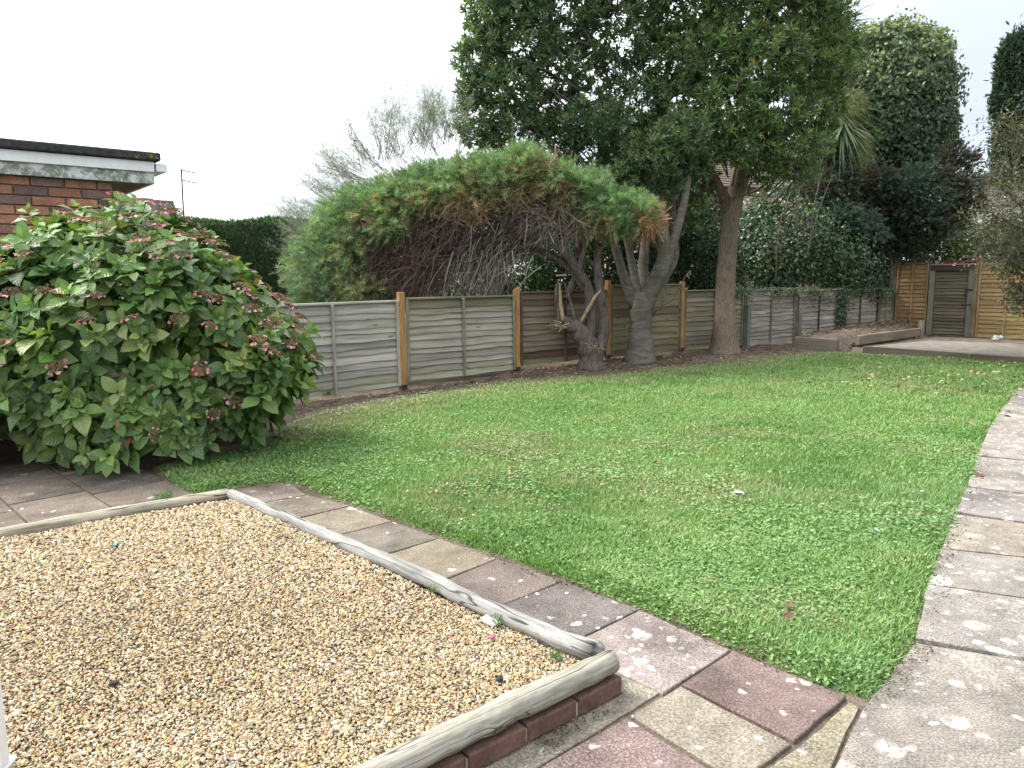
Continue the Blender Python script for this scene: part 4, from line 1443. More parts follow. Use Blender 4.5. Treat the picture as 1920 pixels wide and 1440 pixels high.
C = pal(EV, len(P), [3, 4, 3, 1.4, 2], .12)
V, F, C = whorls(P, A, .118 * (.8 + .4 * RNG.random(len(P))), .038 * (.85 + .3 * RNG.random(len(P))), 8, C)
yl = RNG.random(len(C) // 5) < .006
C[np.repeat(yl, 5)] = (.30, .20, .03)
tag(mk('crown', V, F, M['leaf'], parent=tree2, col=C), None, None, None, 'stuff')


def branchlets(parent, clumps, root, n_, mat, r0=.016):
    mb = MB()
    for (px, py, Y, rx, ry) in clumps:
        c = at(px, py, Y)
        for k in range(n_):
            e = c + rdir(1)[0] * rx * np.linalg.norm(c) / FPX * .8
            s = root(c) + RNG.normal(size=3) * .15
            m1 = s * .5 + e * .5 + RNG.normal(size=3) * .12
            Pp, rr = smooth_path([s, m1, e], [r0, r0 * .6, .004], 7)
            mb.tube(Pp, rr, 4)
    return tag(mb.build('branch', M[mat], parent=parent, smooth=True), None, None, None, 'stuff')


branchlets(tree2, CL2, lambda c: np.array([c[0] * .45 + 2.3 * .55, c[1] * .4 + 12.9 * .6, max(2.2, c[2] - .9)]), 3, 'dark_bark')

# ---------------------------------------------------------------- straight-trunked evergreen tree
b3 = g(1358, 661)
b3[2] = float(gz(b3[0], b3[1]))
tree3 = thing('evergreen_tree', 'evergreen tree with one tall straight tan trunk in front of the fence', 'tree', b3)
Y3 = b3[1]


def A3(px, py, dy=0.0):
    return at(px, py, Y3 + dy)


limb(tree3, 'trunk', [b3 - [0, 0, .06], A3(1358, 645), A3(1358, 610), A3(1360, 550), A3(1363, 490), A3(1368, 430), A3(1374, 390), A3(1382, 350), A3(1388, 310)], [.32, .25, .205, .18, .168, .16, .165, .15, .12], 'tan_bark', 26, 14, .06, .0)
for pts, R in [
    ([A3(1366, 400), A3(1352, 360, -.1), A3(1335, 325, -.2), A3(1318, 295, -.2), A3(1300, 250, -.2), A3(1280, 180, -.2)], [.10, .075, .065, .055, .045, .03]),
    ([A3(1382, 370), A3(1397, 330, .1), A3(1408, 290, .2), A3(1430, 220, .2), A3(1450, 130, .3)], [.12, .10, .085, .065, .04]),
    ([A3(1384, 360), A3(1378, 300, .2), A3(1370, 240, .3), A3(1360, 150, .3)], [.10, .085, .07, .04]),
    ([A3(1368, 368), A3(1390, 366, -.15), A3(1415, 358, -.25), A3(1440, 340, -.3), A3(1455, 318, -.3)], [.030, .028, .025, .022, .015]),
    ([A3(1395, 335), A3(1430, 318, -.2), A3(1470, 300, -.3), A3(1500, 270, -.3)], [.035, .028, .022, .015]),
]:
    limb(tree3, 'limb', pts, R, 'tan_bark', 16, 9, .05)
CL3 = [(1300, 20, 13.6, 92, 80), (1400, 10, 13.2, 95, 85), (1490, 30, 13.4, 80, 70), (1540, 60, 13.8, 62, 66), (1260, 110, 13.4, 66, 62), (1335, 115, 13.0, 72, 64), (1430, 115, 12.8, 82, 66), (1515, 125, 13.3, 70, 60), (1575, 115, 14.0, 36, 48),
       (1290, 190, 13.2, 62, 54), (1370, 200, 12.6, 66, 54), (1455, 205, 12.9, 70, 56), (1530, 200, 13.5, 48, 50), (1255, 262, 13.4, 44, 44), (1330, 262, 12.7, 52, 40), (1410, 268, 12.7, 58, 40), (1480, 275, 13.0, 62, 42), (1440, 318, 13.0, 40, 24), (1500, 318, 13.3, 38, 20), (1530, 262, 13.5, 30, 30), (1350, -90, 13.3, 130, 70), (1480, -80, 13.4, 120, 80), (1300, 312, 13.2, 30, 22)]
P, A, K = clump_points(CL3, 85)
EV3 = [(.090, .150, .060), (.115, .182, .070), (.142, .215, .082), (.185, .255, .102), (.070, .118, .052)]
C = pal(EV3, len(P), [3, 4, 3, 2, 1.5], .12)
V, F, C = whorls(P, A, .122 * (.8 + .4 * RNG.random(len(P))), .038 * (.85 + .3 * RNG.random(len(P))), 8, C)
yl = RNG.random(len(C) // 5) < .010
C[np.repeat(yl, 5)] = (.34, .24, .04)
tag(mk('crown', V, F, M['leaf'], parent=tree3, col=C), None, None, None, 'stuff')
branchlets(tree3, CL3, lambda c: np.array([c[0] * .5 + 4.25 * .5, c[1] * .4 + 13.9 * .6, max(2.9, c[2] - .9)]), 3, 'dark_bark')

# ---------------------------------------------------------------- arching tamarisk
bt = g(1108, 690)
bt[2] = float(gz(bt[0], bt[1]))
tam = thing('arching_tree', 'old leaning tree with feathery green top, dead brown underside and a torn stump', 'tree', bt)
YT = bt[1]


def AT(px, py, dy=0.0):
    return at(px, py, YT + dy)


limb(tam, 'trunk', [bt - [0, 0, .06], AT(1108, 672), AT(1102, 650), AT(1092, 630), AT(1078, 615), AT(1062, 606), AT(1050, 603)], [.24, .19, .165, .15, .13, .10, .07], 'dark_bark', 22, 14, .16, .02)
limb(tam, 'trunk_stem', [AT(1115, 672, .1), AT(1128, 640, .12), AT(1132, 600, .12), AT(1126, 550, .15), AT(1120, 505, .2), AT(1122, 470, .2), AT(1108, 440, .2)], [.10, .10, .085, .075, .065, .05, .02], 'dark_bark', 20, 9, .10)
# torn stump: upright splinters and pale broken collar
for pts, R, mt in [
    ([AT(1052, 606), AT(1046, 580), AT(1043, 555), AT(1045, 528)], [.055, .045, .038, .012], 'dark_bark'),
    ([AT(1056, 602, -.07), AT(1051, 570, -.06), AT(1050, 545, -.05), AT(1049, 530, -.05)], [.032, .030, .022, .008], 'split_wood'),
    ([AT(1086, 612), AT(1100, 585, -.05), AT(1113, 562, -.1), AT(1126, 545, -.12)], [.06, .052, .045, .030], 'dark_bark'),
    ([AT(1088, 606, -.05), AT(1102, 580, -.1), AT(1115, 558, -.14), AT(1126, 546, -.15)], [.022, .026, .024, .012], 'split_wood'),
    ([AT(1042, 517, -.05), AT(1062, 516, -.08)], [.014, .018], 'split_wood'),
    ([AT(1058, 530), AT(1068, 560), AT(1076, 590), AT(1080, 612)], [.014, .018, .018, .016], 'dark_bark'),
]:
    limb(tam, 'broken_stem', pts, R, mt, 10, 8, .18, .008)
mb = MB()
for k in range(46):
    a = RNG.random() * 6.28
    c = AT(1058 + 12 * math.cos(a), 610 + 5 * math.sin(a), -.10 * RNG.random())
    e = c + np.array([-.06 + .05 * RNG.normal(), -.05 * RNG.random(), .05 * RNG.normal()])
    mb.tube([c, e], [.014 * RNG.random() + .006, .003], 4)
for k in range(26):
    c = AT(1112 + 8 * RNG.normal(), 650 + 5 * RNG.normal(), -.18)
    mb.tube([c, c + np.array([.05 * RNG.normal(), -.06 * RNG.random(), .05 * RNG.normal()])], [.008, .002], 4)
tag(mb.build('splinter', M['split_wood'], parent=tam), None, None, None, 'stuff')
ARMS = [
    ([AT(1106, 640, .1), AT(1108, 590, .12), AT(1104, 545, .15), AT(1085, 510, .1), AT(1064, 478, .05), AT(1035, 455, 0), AT(1000, 445, 0), AT(950, 452, .05), AT(900, 470, .1), AT(850, 492, .1)], [.11, .095, .09, .085, .075, .065, .055, .042, .03, .015]),
    ([AT(1095, 540, .15), AT(1070, 505, .2), AT(1035, 480, .25), AT(990, 468, .3), AT(930, 478, .35), AT(880, 492, .4), AT(820, 520, .4)], [.07, .06, .052, .048, .04, .03, .015]),
    ([AT(1066, 480, .1), AT(1052, 440, .1), AT(1040, 405, .1), AT(1022, 370, .1), AT(1000, 335, .1)], [.055, .045, .038, .028, .015]),
    ([AT(1040, 458, 0), AT(995, 415, -.1), AT(940, 395, -.15), AT(870, 390, -.2), AT(800, 405, -.2), AT(740, 430, -.2), AT(690, 470, -.2)], [.055, .048, .04, .034, .028, .02, .012]),
    ([AT(1000, 446, 0), AT(960, 420, .2), AT(900, 400, .3), AT(830, 365, .4), AT(760, 345, .4), AT(700, 350, .4)], [.045, .04, .033, .028, .02, .012]),
    ([AT(1122, 505, .2), AT(1105, 490, .25), AT(1080, 485, .3), AT(1055, 495, .35)], [.05, .04, .035, .025]),
    ([AT(1120, 480, .2), AT(1135, 450, .1), AT(1160, 425, 0), AT(1195, 405, -.05)], [.04, .032, .024, .012]),
    ([AT(1085, 512, .1), AT(1095, 470, .0), AT(1110, 430, -.05), AT(1130, 395, -.1)], [.05, .038, .03, .015]),
    ([AT(1060, 560, .3), AT(1075, 530, .3), AT(1085, 480, .35), AT(1070, 420, .4), AT(1050, 370, .4)], [.05, .06, .05, .04, .02]),
    ([AT(870, 486, .1), AT(820, 480, 0), AT(770, 500, 0), AT(720, 530, 0), AT(690, 560, 0)], [.035, .03, .025, .018, .01]),
]
for pts, R in ARMS:
    limb(tam, 'limb', pts, R, 'dark_bark', 20, 8, .09, .03)

# dead twig tangle under the shell: (px, py, dY, rx, ry, count, colour, droop)
DARK, RED, GREY, TAN = (.095, .075, .066), (.155, .110, .092), (.25, .215, .185), (.31, .215, .14)
TW = [(720, 470, .0, 50, 70, 560, RED, .5), (790, 470, .0, 70, 75, 760, RED, .6), (860, 450, .1, 75, 70, 620, DARK, .7), (930, 440, .1, 70, 60, 480, DARK, .7), (1000, 400, .1, 75, 55, 520, GREY, .55), (1060, 400, .1, 60, 55, 380, GREY, .5), (900, 490, .0, 75, 60, 260, GREY, 1.1),
      (830, 420, -.1, 80, 35, 380, RED, .4), (960, 370, 0, 80, 35, 420, TAN, .3), (1050, 360, 0, 50, 45, 380, TAN, .3), (1010, 330, -.05, 55, 35, 420, TAN, .2), (870, 400, -.1, 60, 25, 260, TAN, .3), (1120, 400, 0, 45, 30, 200, TAN, .4), (1212, 412, -.15, 18, 22, 260, (.34, .20, .12), .4), (700, 540, .1, 40, 35, 260, RED, .4), (640, 520, .2, 40, 50, 220, RED, .4), (760, 530, .1, 60, 35, 360, RED, .6), (660, 440, .1, 30, 40, 160, TAN, .3)]


def ribbons(P, D, L, w, C, droop, seg=3):
    """thin three-sided twigs"""
    n_ = len(P)
    D = nrm(D)
    S = nrm(np.cross(D, rdir(n_))); B = np.cross(D, S)
    kink = rdir(n_) * .12
    rings = []
    for j in range(seg + 1):
        t = j / seg
        c = P + D * (L * t)[:, None] + kink * (L * math.sin(t * 3.1) * .8)[:, None]
        c[:, 2] -= droop * L * t * t * .5
        r = w * (1 - .75 * t)
        for a in (0, 2.09, 4.19):
            rings.append(c + (math.cos(a) * r)[:, None] * S + (math.sin(a) * r)[:, None] * B)
    V = np.stack(rings, 1)
    F = []
    for j in range(seg):
        for a in range(3):
            b = (a + 1) % 3
            F += [[j * 3 + a, j * 3 + b, j * 3 + 3 + b], [j * 3 + a, j * 3 + 3 + b, j * 3 + 3 + a]]
    F = np.array(F)[None] + (np.arange(n_) * V.shape[1])[:, None, None]
    return V.reshape(-1, 3), F.reshape(-1, 3), np.repeat(C, V.shape[1], 0)


arm_pts = np.concatenate([smooth_path(p_, r_, 30)[0] for p_, r_ in ARMS])
tw_parts = []
for (px, py, dy, rx, ry, cnt, colr, dr) in TW:
    cnt = int(cnt * 1.8)
    c = AT(px, py, dy)
    k = YT / FPX
    P = c + rdir(cnt) * np.array([rx * k, .55, ry * k]) * (RNG.random((cnt, 1)) ** .5)
    # twigs run away from the nearest limb and downwards / outwards
    j = np.argmin(((P[:, None] - arm_pts[None, ::3]) ** 2).sum(-1), 1)
    away = nrm(P - arm_pts[::3][j])
    D = nrm(away * .5 + np.array([-.55, -.1, -.35 * dr * 2 + .25]) + .55 * RNG.normal(size=(cnt, 3)))
    L = .25 + .45 * RNG.random(cnt)
    w = (.0032 + .005 * RNG.random(cnt) ** 2)
    w[RNG.random(cnt) < .05] *= 2.2
    tw_parts.append(ribbons(P - D * (L * .5)[:, None], D, L, w, pal([colr, np.array(colr) * .7, np.array(colr) * 1.35], cnt, None, .2), dr, 2))
# a few bare pale hooked branches hanging in front
hk = [(850, 470, 830, 560), (905, 470, 870, 540), (930, 500, 905, 555), (885, 420, 880, 480), (960, 470, 968, 520), (1000, 480, 985, 545), (945, 490, 952, 530), (835, 490, 800, 555), (1045, 390, 1100, 430), (990, 420, 985, 468), (1075, 410, 1110, 425), (1015, 500, 972, 540)]
P = np.array([AT(a, b, -.35) for a, b, c_, d_ in hk]); E_ = np.array([AT(c_, d_, -.45) for a, b, c_, d_ in hk])
L = np.linalg.norm(E_ - P, axis=1)
tw_parts.append(ribbons(P, E_ - P, L, np.full(len(P), .012), pal([(.30, .26, .22)], len(P)), .1, 4))
V, F, C = cat(tw_parts)
tag(mk('dead_twig', V, F, M['twig'], parent=tam, col=C), None, None, None, 'stuff')


def plumes(P, D, L, C, m=42, wid=.0042, nl=.095, droop=.5, seg_stem=True):
    """feathery sprays: fine needles along a drooping stem"""
    n_ = len(P)
    D = nrm(D)
    t = RNG.random((n_, m)) ** .8
    base = P[:, None] + D[:, None] * (L[:, None] * t)[..., None]
    base[..., 2] -= droop * L[:, None] * t ** 2 * .5
    base += RNG.normal(size=base.shape) * .008
    nd_ = nrm(D[:, None] * .8 + rdir(n_ * m).reshape(n_, m, 3) * .85 + np.array([0, 0, .1]))
    ll = nl * (.5 + RNG.random((n_, m))) * (1 - .4 * t)
    sdv = nrm(np.cross(nd_, rdir(n_ * m).reshape(n_, m, 3)))
    V = np.stack([base - sdv * wid, base + sdv * wid, base + nd_ * ll[..., None]], 2)
    F = np.arange(n_ * m * 3).reshape(-1, 3)
    CC = np.repeat(np.clip(C[:, None] * (1 + .18 * RNG.normal(size=(n_, m, 1))), .004, .9), 3, 1)
    return V.reshape(-1, 3), F, CC.reshape(-1, 3)


GRN, BGR, OLV, YEL, ORG = (.225, .345, .175), (.195, .290, .200), (.245, .325, .155), (.32, .31, .165), (.36, .27, .17)
PL = [  # px, py, dY, rx, ry, count, palette, up
    (600, 500, -.2, 52, 62, 430, [BGR, BGR, OLV], .1), (640, 430, 0, 45, 48, 330, [BGR, GRN, OLV], .3), (660, 520, -.1, 26, 42, 150, [OLV, BGR, YEL], .1), (620, 550, -.3, 60, 22, 220, [BGR, OLV], 0), (680, 545, -.3, 40, 18, 120, [OLV, YEL], 0),
    (690, 365, 0, 52, 40, 380, [GRN, BGR, GRN], .6), (740, 395, -.2, 46, 34, 280, [GRN, OLV, YEL], .2), (760, 345, 0, 62, 40, 460, [GRN, GRN, OLV], .7), (735, 430, -.35, 26, 22, 110, [GRN, OLV], 0), (830, 320, 0, 66, 34, 480, [GRN, GRN, BGR], .8), (850, 360, -.15, 60, 26, 300, [OLV, YEL, GRN], .3), (905, 305, 0, 60, 32, 440, [GRN, GRN, OLV], .8),
    (930, 350, -.15, 46, 22, 200, [OLV, YEL], .3), (985, 290, 0, 42, 34, 380, [GRN, GRN], .9), (1000, 325, -.1, 40, 24, 180, [YEL, ORG, OLV], .4), (1050, 320, 0, 40, 34, 320, [GRN, GRN, OLV], .7), (1045, 355, -.1, 34, 20, 130, [ORG, YEL], .2), (1100, 360, 0, 46, 32, 320, [GRN, GRN], .5), (1150, 390, -.1, 46, 30, 340, [GRN, GRN], .3), (1195, 398, -.15, 34, 26, 220, [GRN, GRN, OLV], .1), (1130, 415, -.1, 40, 18, 110, [ORG, YEL, GRN], 0), (1212, 410, -.2, 16, 18, 80, [ORG, (.36, .21, .13)], 0),
    (705, 410, -.2, 30, 24, 110, [YEL, ORG, OLV], .1), (800, 375, -.2, 40, 18, 130, [YEL, OLV, ORG], .1), (875, 385, -.2, 46, 14, 110, [ORG, YEL], 0), (665, 470, -.25, 30, 40, 150, [OLV, YEL, BGR], 0)]
pl = []
for (px, py, dy, rx, ry, cnt, pc, up) in PL:
    if up >= .6:
        py += 22; ry *= .8; up *= .6
    cnt = int(cnt * 1.15)
    c = AT(px, py, dy)
    k = YT / FPX
    u = rdir(cnt)
    P = c + u * np.array([rx * k, .62, ry * k]) * (RNG.random((cnt, 1)) ** .4)
    D = nrm(u * .6 + np.array([-.35, -.15, up]) + .4 * RNG.normal(size=(cnt, 3)))
    pl.append(plumes(P, D, .11 + .18 * RNG.random(cnt), pal(pc, cnt, None, .14)))
# wispy tops against the sky
WS = [(760, 290, 815, 205), (720, 300, 700, 215), (800, 280, 805, 185), (830, 270, 850, 190), (690, 320, 640, 290), (670, 340, 610, 315), (655, 370, 580, 350), (640, 400, 570, 380), (740, 280, 735, 205), (780, 280, 770, 225), (700, 350, 625, 330), (820, 290, 790, 220), (660, 350, 600, 285), (845, 250, 840, 215), (625, 420, 555, 400), (850, 290, 880, 200), (720, 330, 665, 260), (600, 440, 548, 425), (760, 310, 700, 240), (640, 380, 560, 330), (690, 300, 660, 230), (800, 260, 830, 200), (610, 500, 540, 455), (600, 460, 535, 405), (600, 540, 545, 520), (590, 430, 530, 380), (720, 300, 745, 195), (830, 260, 800, 175)]
for a, b, c_, d_ in WS:
    for rep in range(7):
        s, e = AT(a + RNG.normal() * 8, b + RNG.normal() * 6, .3 + .4 * RNG.normal()), AT(c_ + RNG.normal() * 14, d_ + RNG.normal() * 12, .3 + .4 * RNG.normal())
        cnt = 16
        t = RNG.random((cnt, 1)) ** .7
        P = s + (e - s) * t + RNG.normal(size=(cnt, 3)) * .04
        D = nrm((e - s) + .35 * np.linalg.norm(e - s) * RNG.normal(size=(cnt, 3)))
        pl.append(plumes(P, D, .10 + .18 * RNG.random(cnt), pal([(.20, .225, .20), (.17, .23, .14), (.22, .23, .22)], cnt), m=16, wid=.0022, nl=.05, droop=.2))
        tw = ribbons(np.array([s]), np.array([e - s]), np.array([np.linalg.norm(e - s)]), np.array([.006]), np.array([[.22, .20, .20]]), -.1, 4)
        pl.append(tw)
V, F, C = cat(pl)
tag(mk('crown', V, F, M['soft'], parent=tam, col=C), None, None, None, 'stuff')

# ---------------------------------------------------------------- clipped hedge far behind
def shell_leaves(c, r, n_, L, W, cols, wts=None, rz=0.0, lo=.85, boxy=2.0, up=.2, front=-.3, tmpl=LEAF2, droop=.3, jit=.13, rough=.07, colfn=None):
    """leaves facing outward on a superellipsoid"""
    d = rdir(n_)
    s = (np.abs(d) ** boxy).sum(1) ** (1 / boxy)
    u = d / s[:, None]
    cs, sn = math.cos(rz), math.sin(rz)
    def rot(v):
        return np.stack([v[:, 0] * cs - v[:, 1] * sn, v[:, 0] * sn + v[:, 1] * cs, v[:, 2]], 1)
    f = (lo + (1 - lo) * RNG.random(n_)) * (1 + rough * RNG.normal(size=n_))
    lump = 1 + .05 * np.sin(u[:, 0] * 9 + 1) * np.sin(u[:, 2] * 8) + .04 * np.sin(u[:, 1] * 13 + u[:, 2] * 11)
    P = np.asarray(c) + rot(u * np.asarray(r) * (f * lump)[:, None])
    nl_ = nrm(rot(np.sign(u) * np.abs(u) ** (boxy - 1) / np.asarray(r)))
    face = (nl_ * nrm(np.array([0, 0, H]) - P)).sum(1)
    k = face > front - .5 * RNG.random(n_)
    P, nl_ = P[k], nl_[k]
    m_ = len(P)
    N = nrm(nl_ + .55 * RNG.normal(size=(m_, 3)) + [0, 0, up])
    D = nrm(np.cross(N, rdir(m_)) + [0, 0, -droop])
    C = pal(cols, m_, wts, jit)
    if colfn is not None:
        C = colfn(P, nl_, C)
    return leaves(P, D, N, L * (.7 + .6 * RNG.random(m_)), W * (.7 + .6 * RNG.random(m_)), tmpl, C)


hc = at(470, 470, 24.5)
ht = at(470, 418, 24.5)[2]
hedge = thing('clipped_hedge', 'tall dark green clipped hedge beyond the neighbour garden', 'hedge', (hc[0], hc[1], -.3))
V, F = box((hc[0] - .3, hc[1], (ht - .3) / 2 - .02), (9.2, 1.1, ht + .3 - .03), 0, .05)
mk('branch_core', V, F, M['dark_bark'], parent=hedge)
nh = 30000
f_ = RNG.random(nh)
hx = hc[0] - .3 + (RNG.random(nh) - .5) * 9.3
topm = RNG.random(nh) < .18
hz_ = np.where(topm, ht + .03 * RNG.normal(size=nh) + .06 * np.sin(hx * 2.3), -.3 + (ht + .3) * RNG.random(nh))
hy = np.where(topm, hc[1] + (RNG.random(nh) - .5) * 1.3, hc[1] - .62 - .07 * np.abs(RNG.normal(size=nh)) + .05 * np.sin(hx * 3 + hz_ * 4))
N = np.stack([.5 * RNG.normal(size=nh), -1 + .5 * RNG.normal(size=nh), .4 + .5 * RNG.normal(size=nh)], 1)
D = nrm(np.stack([.6 * RNG.normal(size=nh), -.5 * np.ones(nh), .6 + .5 * RNG.normal(size=nh)], 1))
V, F, C = leaves(np.stack([hx, hy, hz_], 1), D, N, .12 * (.7 + .6 * RNG.random(nh)), .045, LEAF2, pal([(.045, .095, .040), (.06, .12, .046), (.08, .15, .055), (.035, .07, .034)], nh, [3, 3, 2, 2]))
tag(mk('foliage', V, F, M['soft'], parent=hedge, col=C), None, None, None, 'stuff')


def shrub(name, label, base, blobs, n_, L, W, cols, wts=None, catn='shrub', mat='leaf', stems=6, group=None, spread=.25, **kw):
    t = thing(name, label, catn, base, 0, group)
    pr = []
    areas = np.array([rx * ry for (_, _, _, rx, ry) in blobs], float)
    for (px, py, Y, rx, ry), a_ in zip(blobs, areas):
        c = at(px, py, Y)
        k = pxm(c)
        m_ = int(n_ * a_ / areas.sum())
        pr.append(shell_leaves(c, np.array([rx * k, min(rx, ry) * k * .9, ry * k]), m_, L, W, cols, wts, **kw))
        pr.append(shell_leaves(c, np.array([rx * k, min(rx, ry) * k * .9, ry * k]) * .72, m_ // 3, L * 1.2, W * 1.2, cols, wts, **kw))
    V, F, C = cat(pr)
    tag(mk('foliage', V, F, M[mat], parent=t, col=C), None, None, None, 'stuff')
    for k in range(stems):
        (px, py, Y, rx, ry) = blobs[k % len(blobs)]
        e = at(px, py, Y) + RNG.normal(size=3) * .15
        s = np.array([base[0] + spread * RNG.normal(), base[1] + spread * RNG.normal(), base[2] - .05])
        m1 = s * .5 + e * .5 + RNG.normal(size=3) * .15
        Pp, rr = smooth_path([s, m1, e], [.045, .032, .010], 10)
        V, F = tube(Pp, rr, 6, .05)
        mk('stem', V, F, M['dark_bark'], parent=t, smooth=True)
    return t


DKG = [(.020, .046, .022), (.030, .062, .026), (.042, .082, .030), (.016, .036, .019)]
def gb_(px, Y):
    p_ = at(px, 600, Y)
    return (p_[0], p_[1], -.3)


shrub('laurel_shrub', 'dark leafy shrub behind the fence under the arching dead branches', gb_(960, 14.6), [(880, 545, 14.2, 90, 60), (980, 520, 14.4, 80, 75), (1050, 500, 14.8, 70, 90), (1010, 420, 15.2, 80, 60)], 20000, .085, .035, [(.035, .085, .025), (.05, .115, .03), (.025, .06, .02), (.075, .15, .04)], spread=.5)
shrub('laurel_shrub', 'dark leafy shrub behind the fence between the stump and the forked trunk', gb_(1160, 15.2), [(1120, 480, 15.2, 70, 90), (1190, 450, 15.6, 80, 110), (1150, 390, 16.0, 80, 80), (1215, 520, 15.4, 55, 60)], 20000, .085, .035, [(.026, .062, .024), (.036, .082, .028), (.02, .046, .02), (.06, .125, .036)], spread=.5)
shrub('laurel_shrub', 'dark leafy shrub behind the fence between the forked trunk and the straight trunk', gb_(1300, 16.4), [(1295, 480, 16.0, 70, 80), (1330, 430, 16.6, 55, 70), (1280, 410, 16.8, 60, 60), (1350, 510, 16.4, 50, 60), (1255, 470, 16.2, 40, 80)], 20000, .09, .036, [(.024, .058, .024), (.034, .078, .03), (.018, .042, .02), (.05, .105, .036)], spread=.5)
shrub('mixed_shrub', 'grey green shrub with dead stems behind the tamarisk at the hydrangea end of the fence', gb_(640, 13.2), [(600, 520, 12.6, 60, 70), (690, 500, 13.0, 80, 80), (780, 490, 13.4, 80, 80)], 14000, .06, .02, [(.045, .05, .032), (.06, .055, .04), (.05, .075, .035), (.075, .06, .05)], spread=.6)

# ---------------------------------------------------------------- ivy: mound over the fence, strand, and the ivy-clad tree
IVY = [(.050, .088, .048), (.066, .112, .058), (.090, .145, .070), (.135, .190, .098), (.038, .068, .040)]
ivm = shrub('ivy_mound', 'dark ivy and bramble mound spilling over the fence behind the raised bed', gb_(1530, 18.6), [(1440, 480, 18.0, 62, 70), (1500, 460, 18.2, 70, 80), (1565, 490, 18.6, 70, 70), (1615, 510, 19.2, 46, 62), (1425, 420, 18.6, 44, 56), (1470, 385, 18.8, 40, 46), (1520, 370, 19.2, 44, 40), (1455, 520, 17.9, 40, 36), (1600, 440, 19.2, 44, 40), (1400, 470, 18.2, 30, 60)], 26000, .075, .065, IVY, [3, 4, 3, 1.3, 2], 'ivy', stems=8, spread=.8, rough=.2, lo=.7)
nn_ = 44
yb = []
cen = [(1440, 460), (1480, 420), (1500, 380), (1510, 440), (1475, 500), (1450, 390), (1530, 510), (1420, 500)]
P = np.array([at(cen[i][0] + 14 * RNG.normal(), cen[i][1] + 14 * RNG.normal(), 17.0) for i in RNG.integers(0, len(cen), nn_)])
V, F, C = leaves(P, rdir(nn_) * [1, .4, 1] + [0, 0, -.5], nrm(rdir(nn_) * .5 + [-.4, -1, .3]), .085, .055, LEAF4, pal([(.30, .20, .09), (.28, .21, .11), (.22, .12, .08)], nn_))
tag(mk('autumn_leaf', V, F, M['soft'], parent=ivm, col=C), None, None, None, 'stuff')
mb = MB()
for (a, b, c_, d_) in [(1515, 470, 1560, 330), (1520, 440, 1545, 310), (1470, 430, 1485, 350), (1500, 420, 1500, 350), (1455, 520, 1470, 380)]:
    Pp, rr = smooth_path([at(a, b, 17.2), at((a + c_) / 2 - 4, (b + d_) / 2, 17.0), at(c_, d_, 17.2)], [.014, .011, .004], 8)
    mb.tube(Pp, rr, 5)
mb.build('bare_stem', M['smooth_bark'], parent=ivm)
# creeper along the fence top and a hanging strand
st = fp(5.98, .06)
strand = thing('ivy_strand', 'hanging ivy strand down the old fence above the raised bed', 'ivy', (st[0], st[1], .1))
n_ = 900
u = RNG.random(n_)
wd = .07 + .07 * np.sin(u * 3.1)
X = RNG.normal(size=n_) * wd
P = np.stack([st[0] + FD[0] * X + FN[0] * (.03 + .05 * RNG.random(n_)), st[1] + FD[1] * X + FN[1] * (.03 + .05 * RNG.random(n_)), .12 + 1.02 * u], 1)
N = nrm(np.stack([FN[0] + .5 * RNG.normal(size=n_), FN[1] + .5 * RNG.normal(size=n_), .3 + .4 * RNG.normal(size=n_)], 1))
V, F, C = leaves(P, nrm(np.cross(N, rdir(n_)) + [0, 0, -.5]), N, .06, .05, LEAF2, pal(IVY, n_))
tag(mk('foliage', V, F, M['leaf'], parent=strand, col=C), None, None, None, 'stuff')
V, F = tube([[st[0], st[1], .05], [st[0] + .04, st[1], .5], [st[0] - .02, st[1], 1.05]], [.014, .012, .008], 5)
mk('stem', V, F, M['dark_bark'], parent=strand)
n_ = 5200
tt = 3.7 + 3.75 * RNG.random(n_)
amt = np.clip((fbm(tt * 2, tt * 0, 1.3, 141) - .25) * 2.2, .05, 1)
k = RNG.random(n_) < amt
tt = tt[k]; n_ = len(tt)
hang = np.abs(RNG.normal(size=n_)) * .09 * (1 + 1.4 * (fbm(tt * 3, tt * 0 + 4, 1.7, 151) > .55))
pt = P0[None] + FD[None] * FS * tt[:, None] + FN[None] * (.10 * RNG.normal(size=n_) + .02)[:, None]
zt_ = np.interp(tt, [3, 4, 5, 6, 7, 7.5], [1.18, 1.16, 1.12, 1.09, 1.06, 1.05])
P = np.c_[pt, zt_ + .05 * RNG.random(n_) - hang]
P[:, :2] += FN * np.where(hang > .05, .06, 0)[:, None]
N = nrm(rdir(n_) * .6 + np.array([FN[0] * .6, FN[1] * .6, .7]))
V, F, C = leaves(P, nrm(np.cross(N, rdir(n_))), N, .055, .045, LEAF2, pal(IVY + [(.09, .12, .05), (.16, .13, .07)], n_))
fc = fp(5.5, 0)
tag(mk('creeper', V, F, M['leaf'], origin=(fc[0], fc[1], 1.1), col=C), 'thin ivy creeper lying along the old fence tops', 'ivy', None, 'stuff')

ivb = gb_(1668, 21.5)
ivt = thing('ivy_clad_tree', 'round headed tree smothered in ivy rising behind the far fence', 'tree', ivb)
ic = at(1666, 196, 21.5)
kI = pxm(ic)


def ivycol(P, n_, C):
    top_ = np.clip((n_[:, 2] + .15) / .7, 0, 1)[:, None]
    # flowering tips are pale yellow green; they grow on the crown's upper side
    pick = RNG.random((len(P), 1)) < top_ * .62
    return np.where(pick, pal([(.23, .28, .13), (.30, .34, .17), (.17, .22, .10)], len(P)), C)


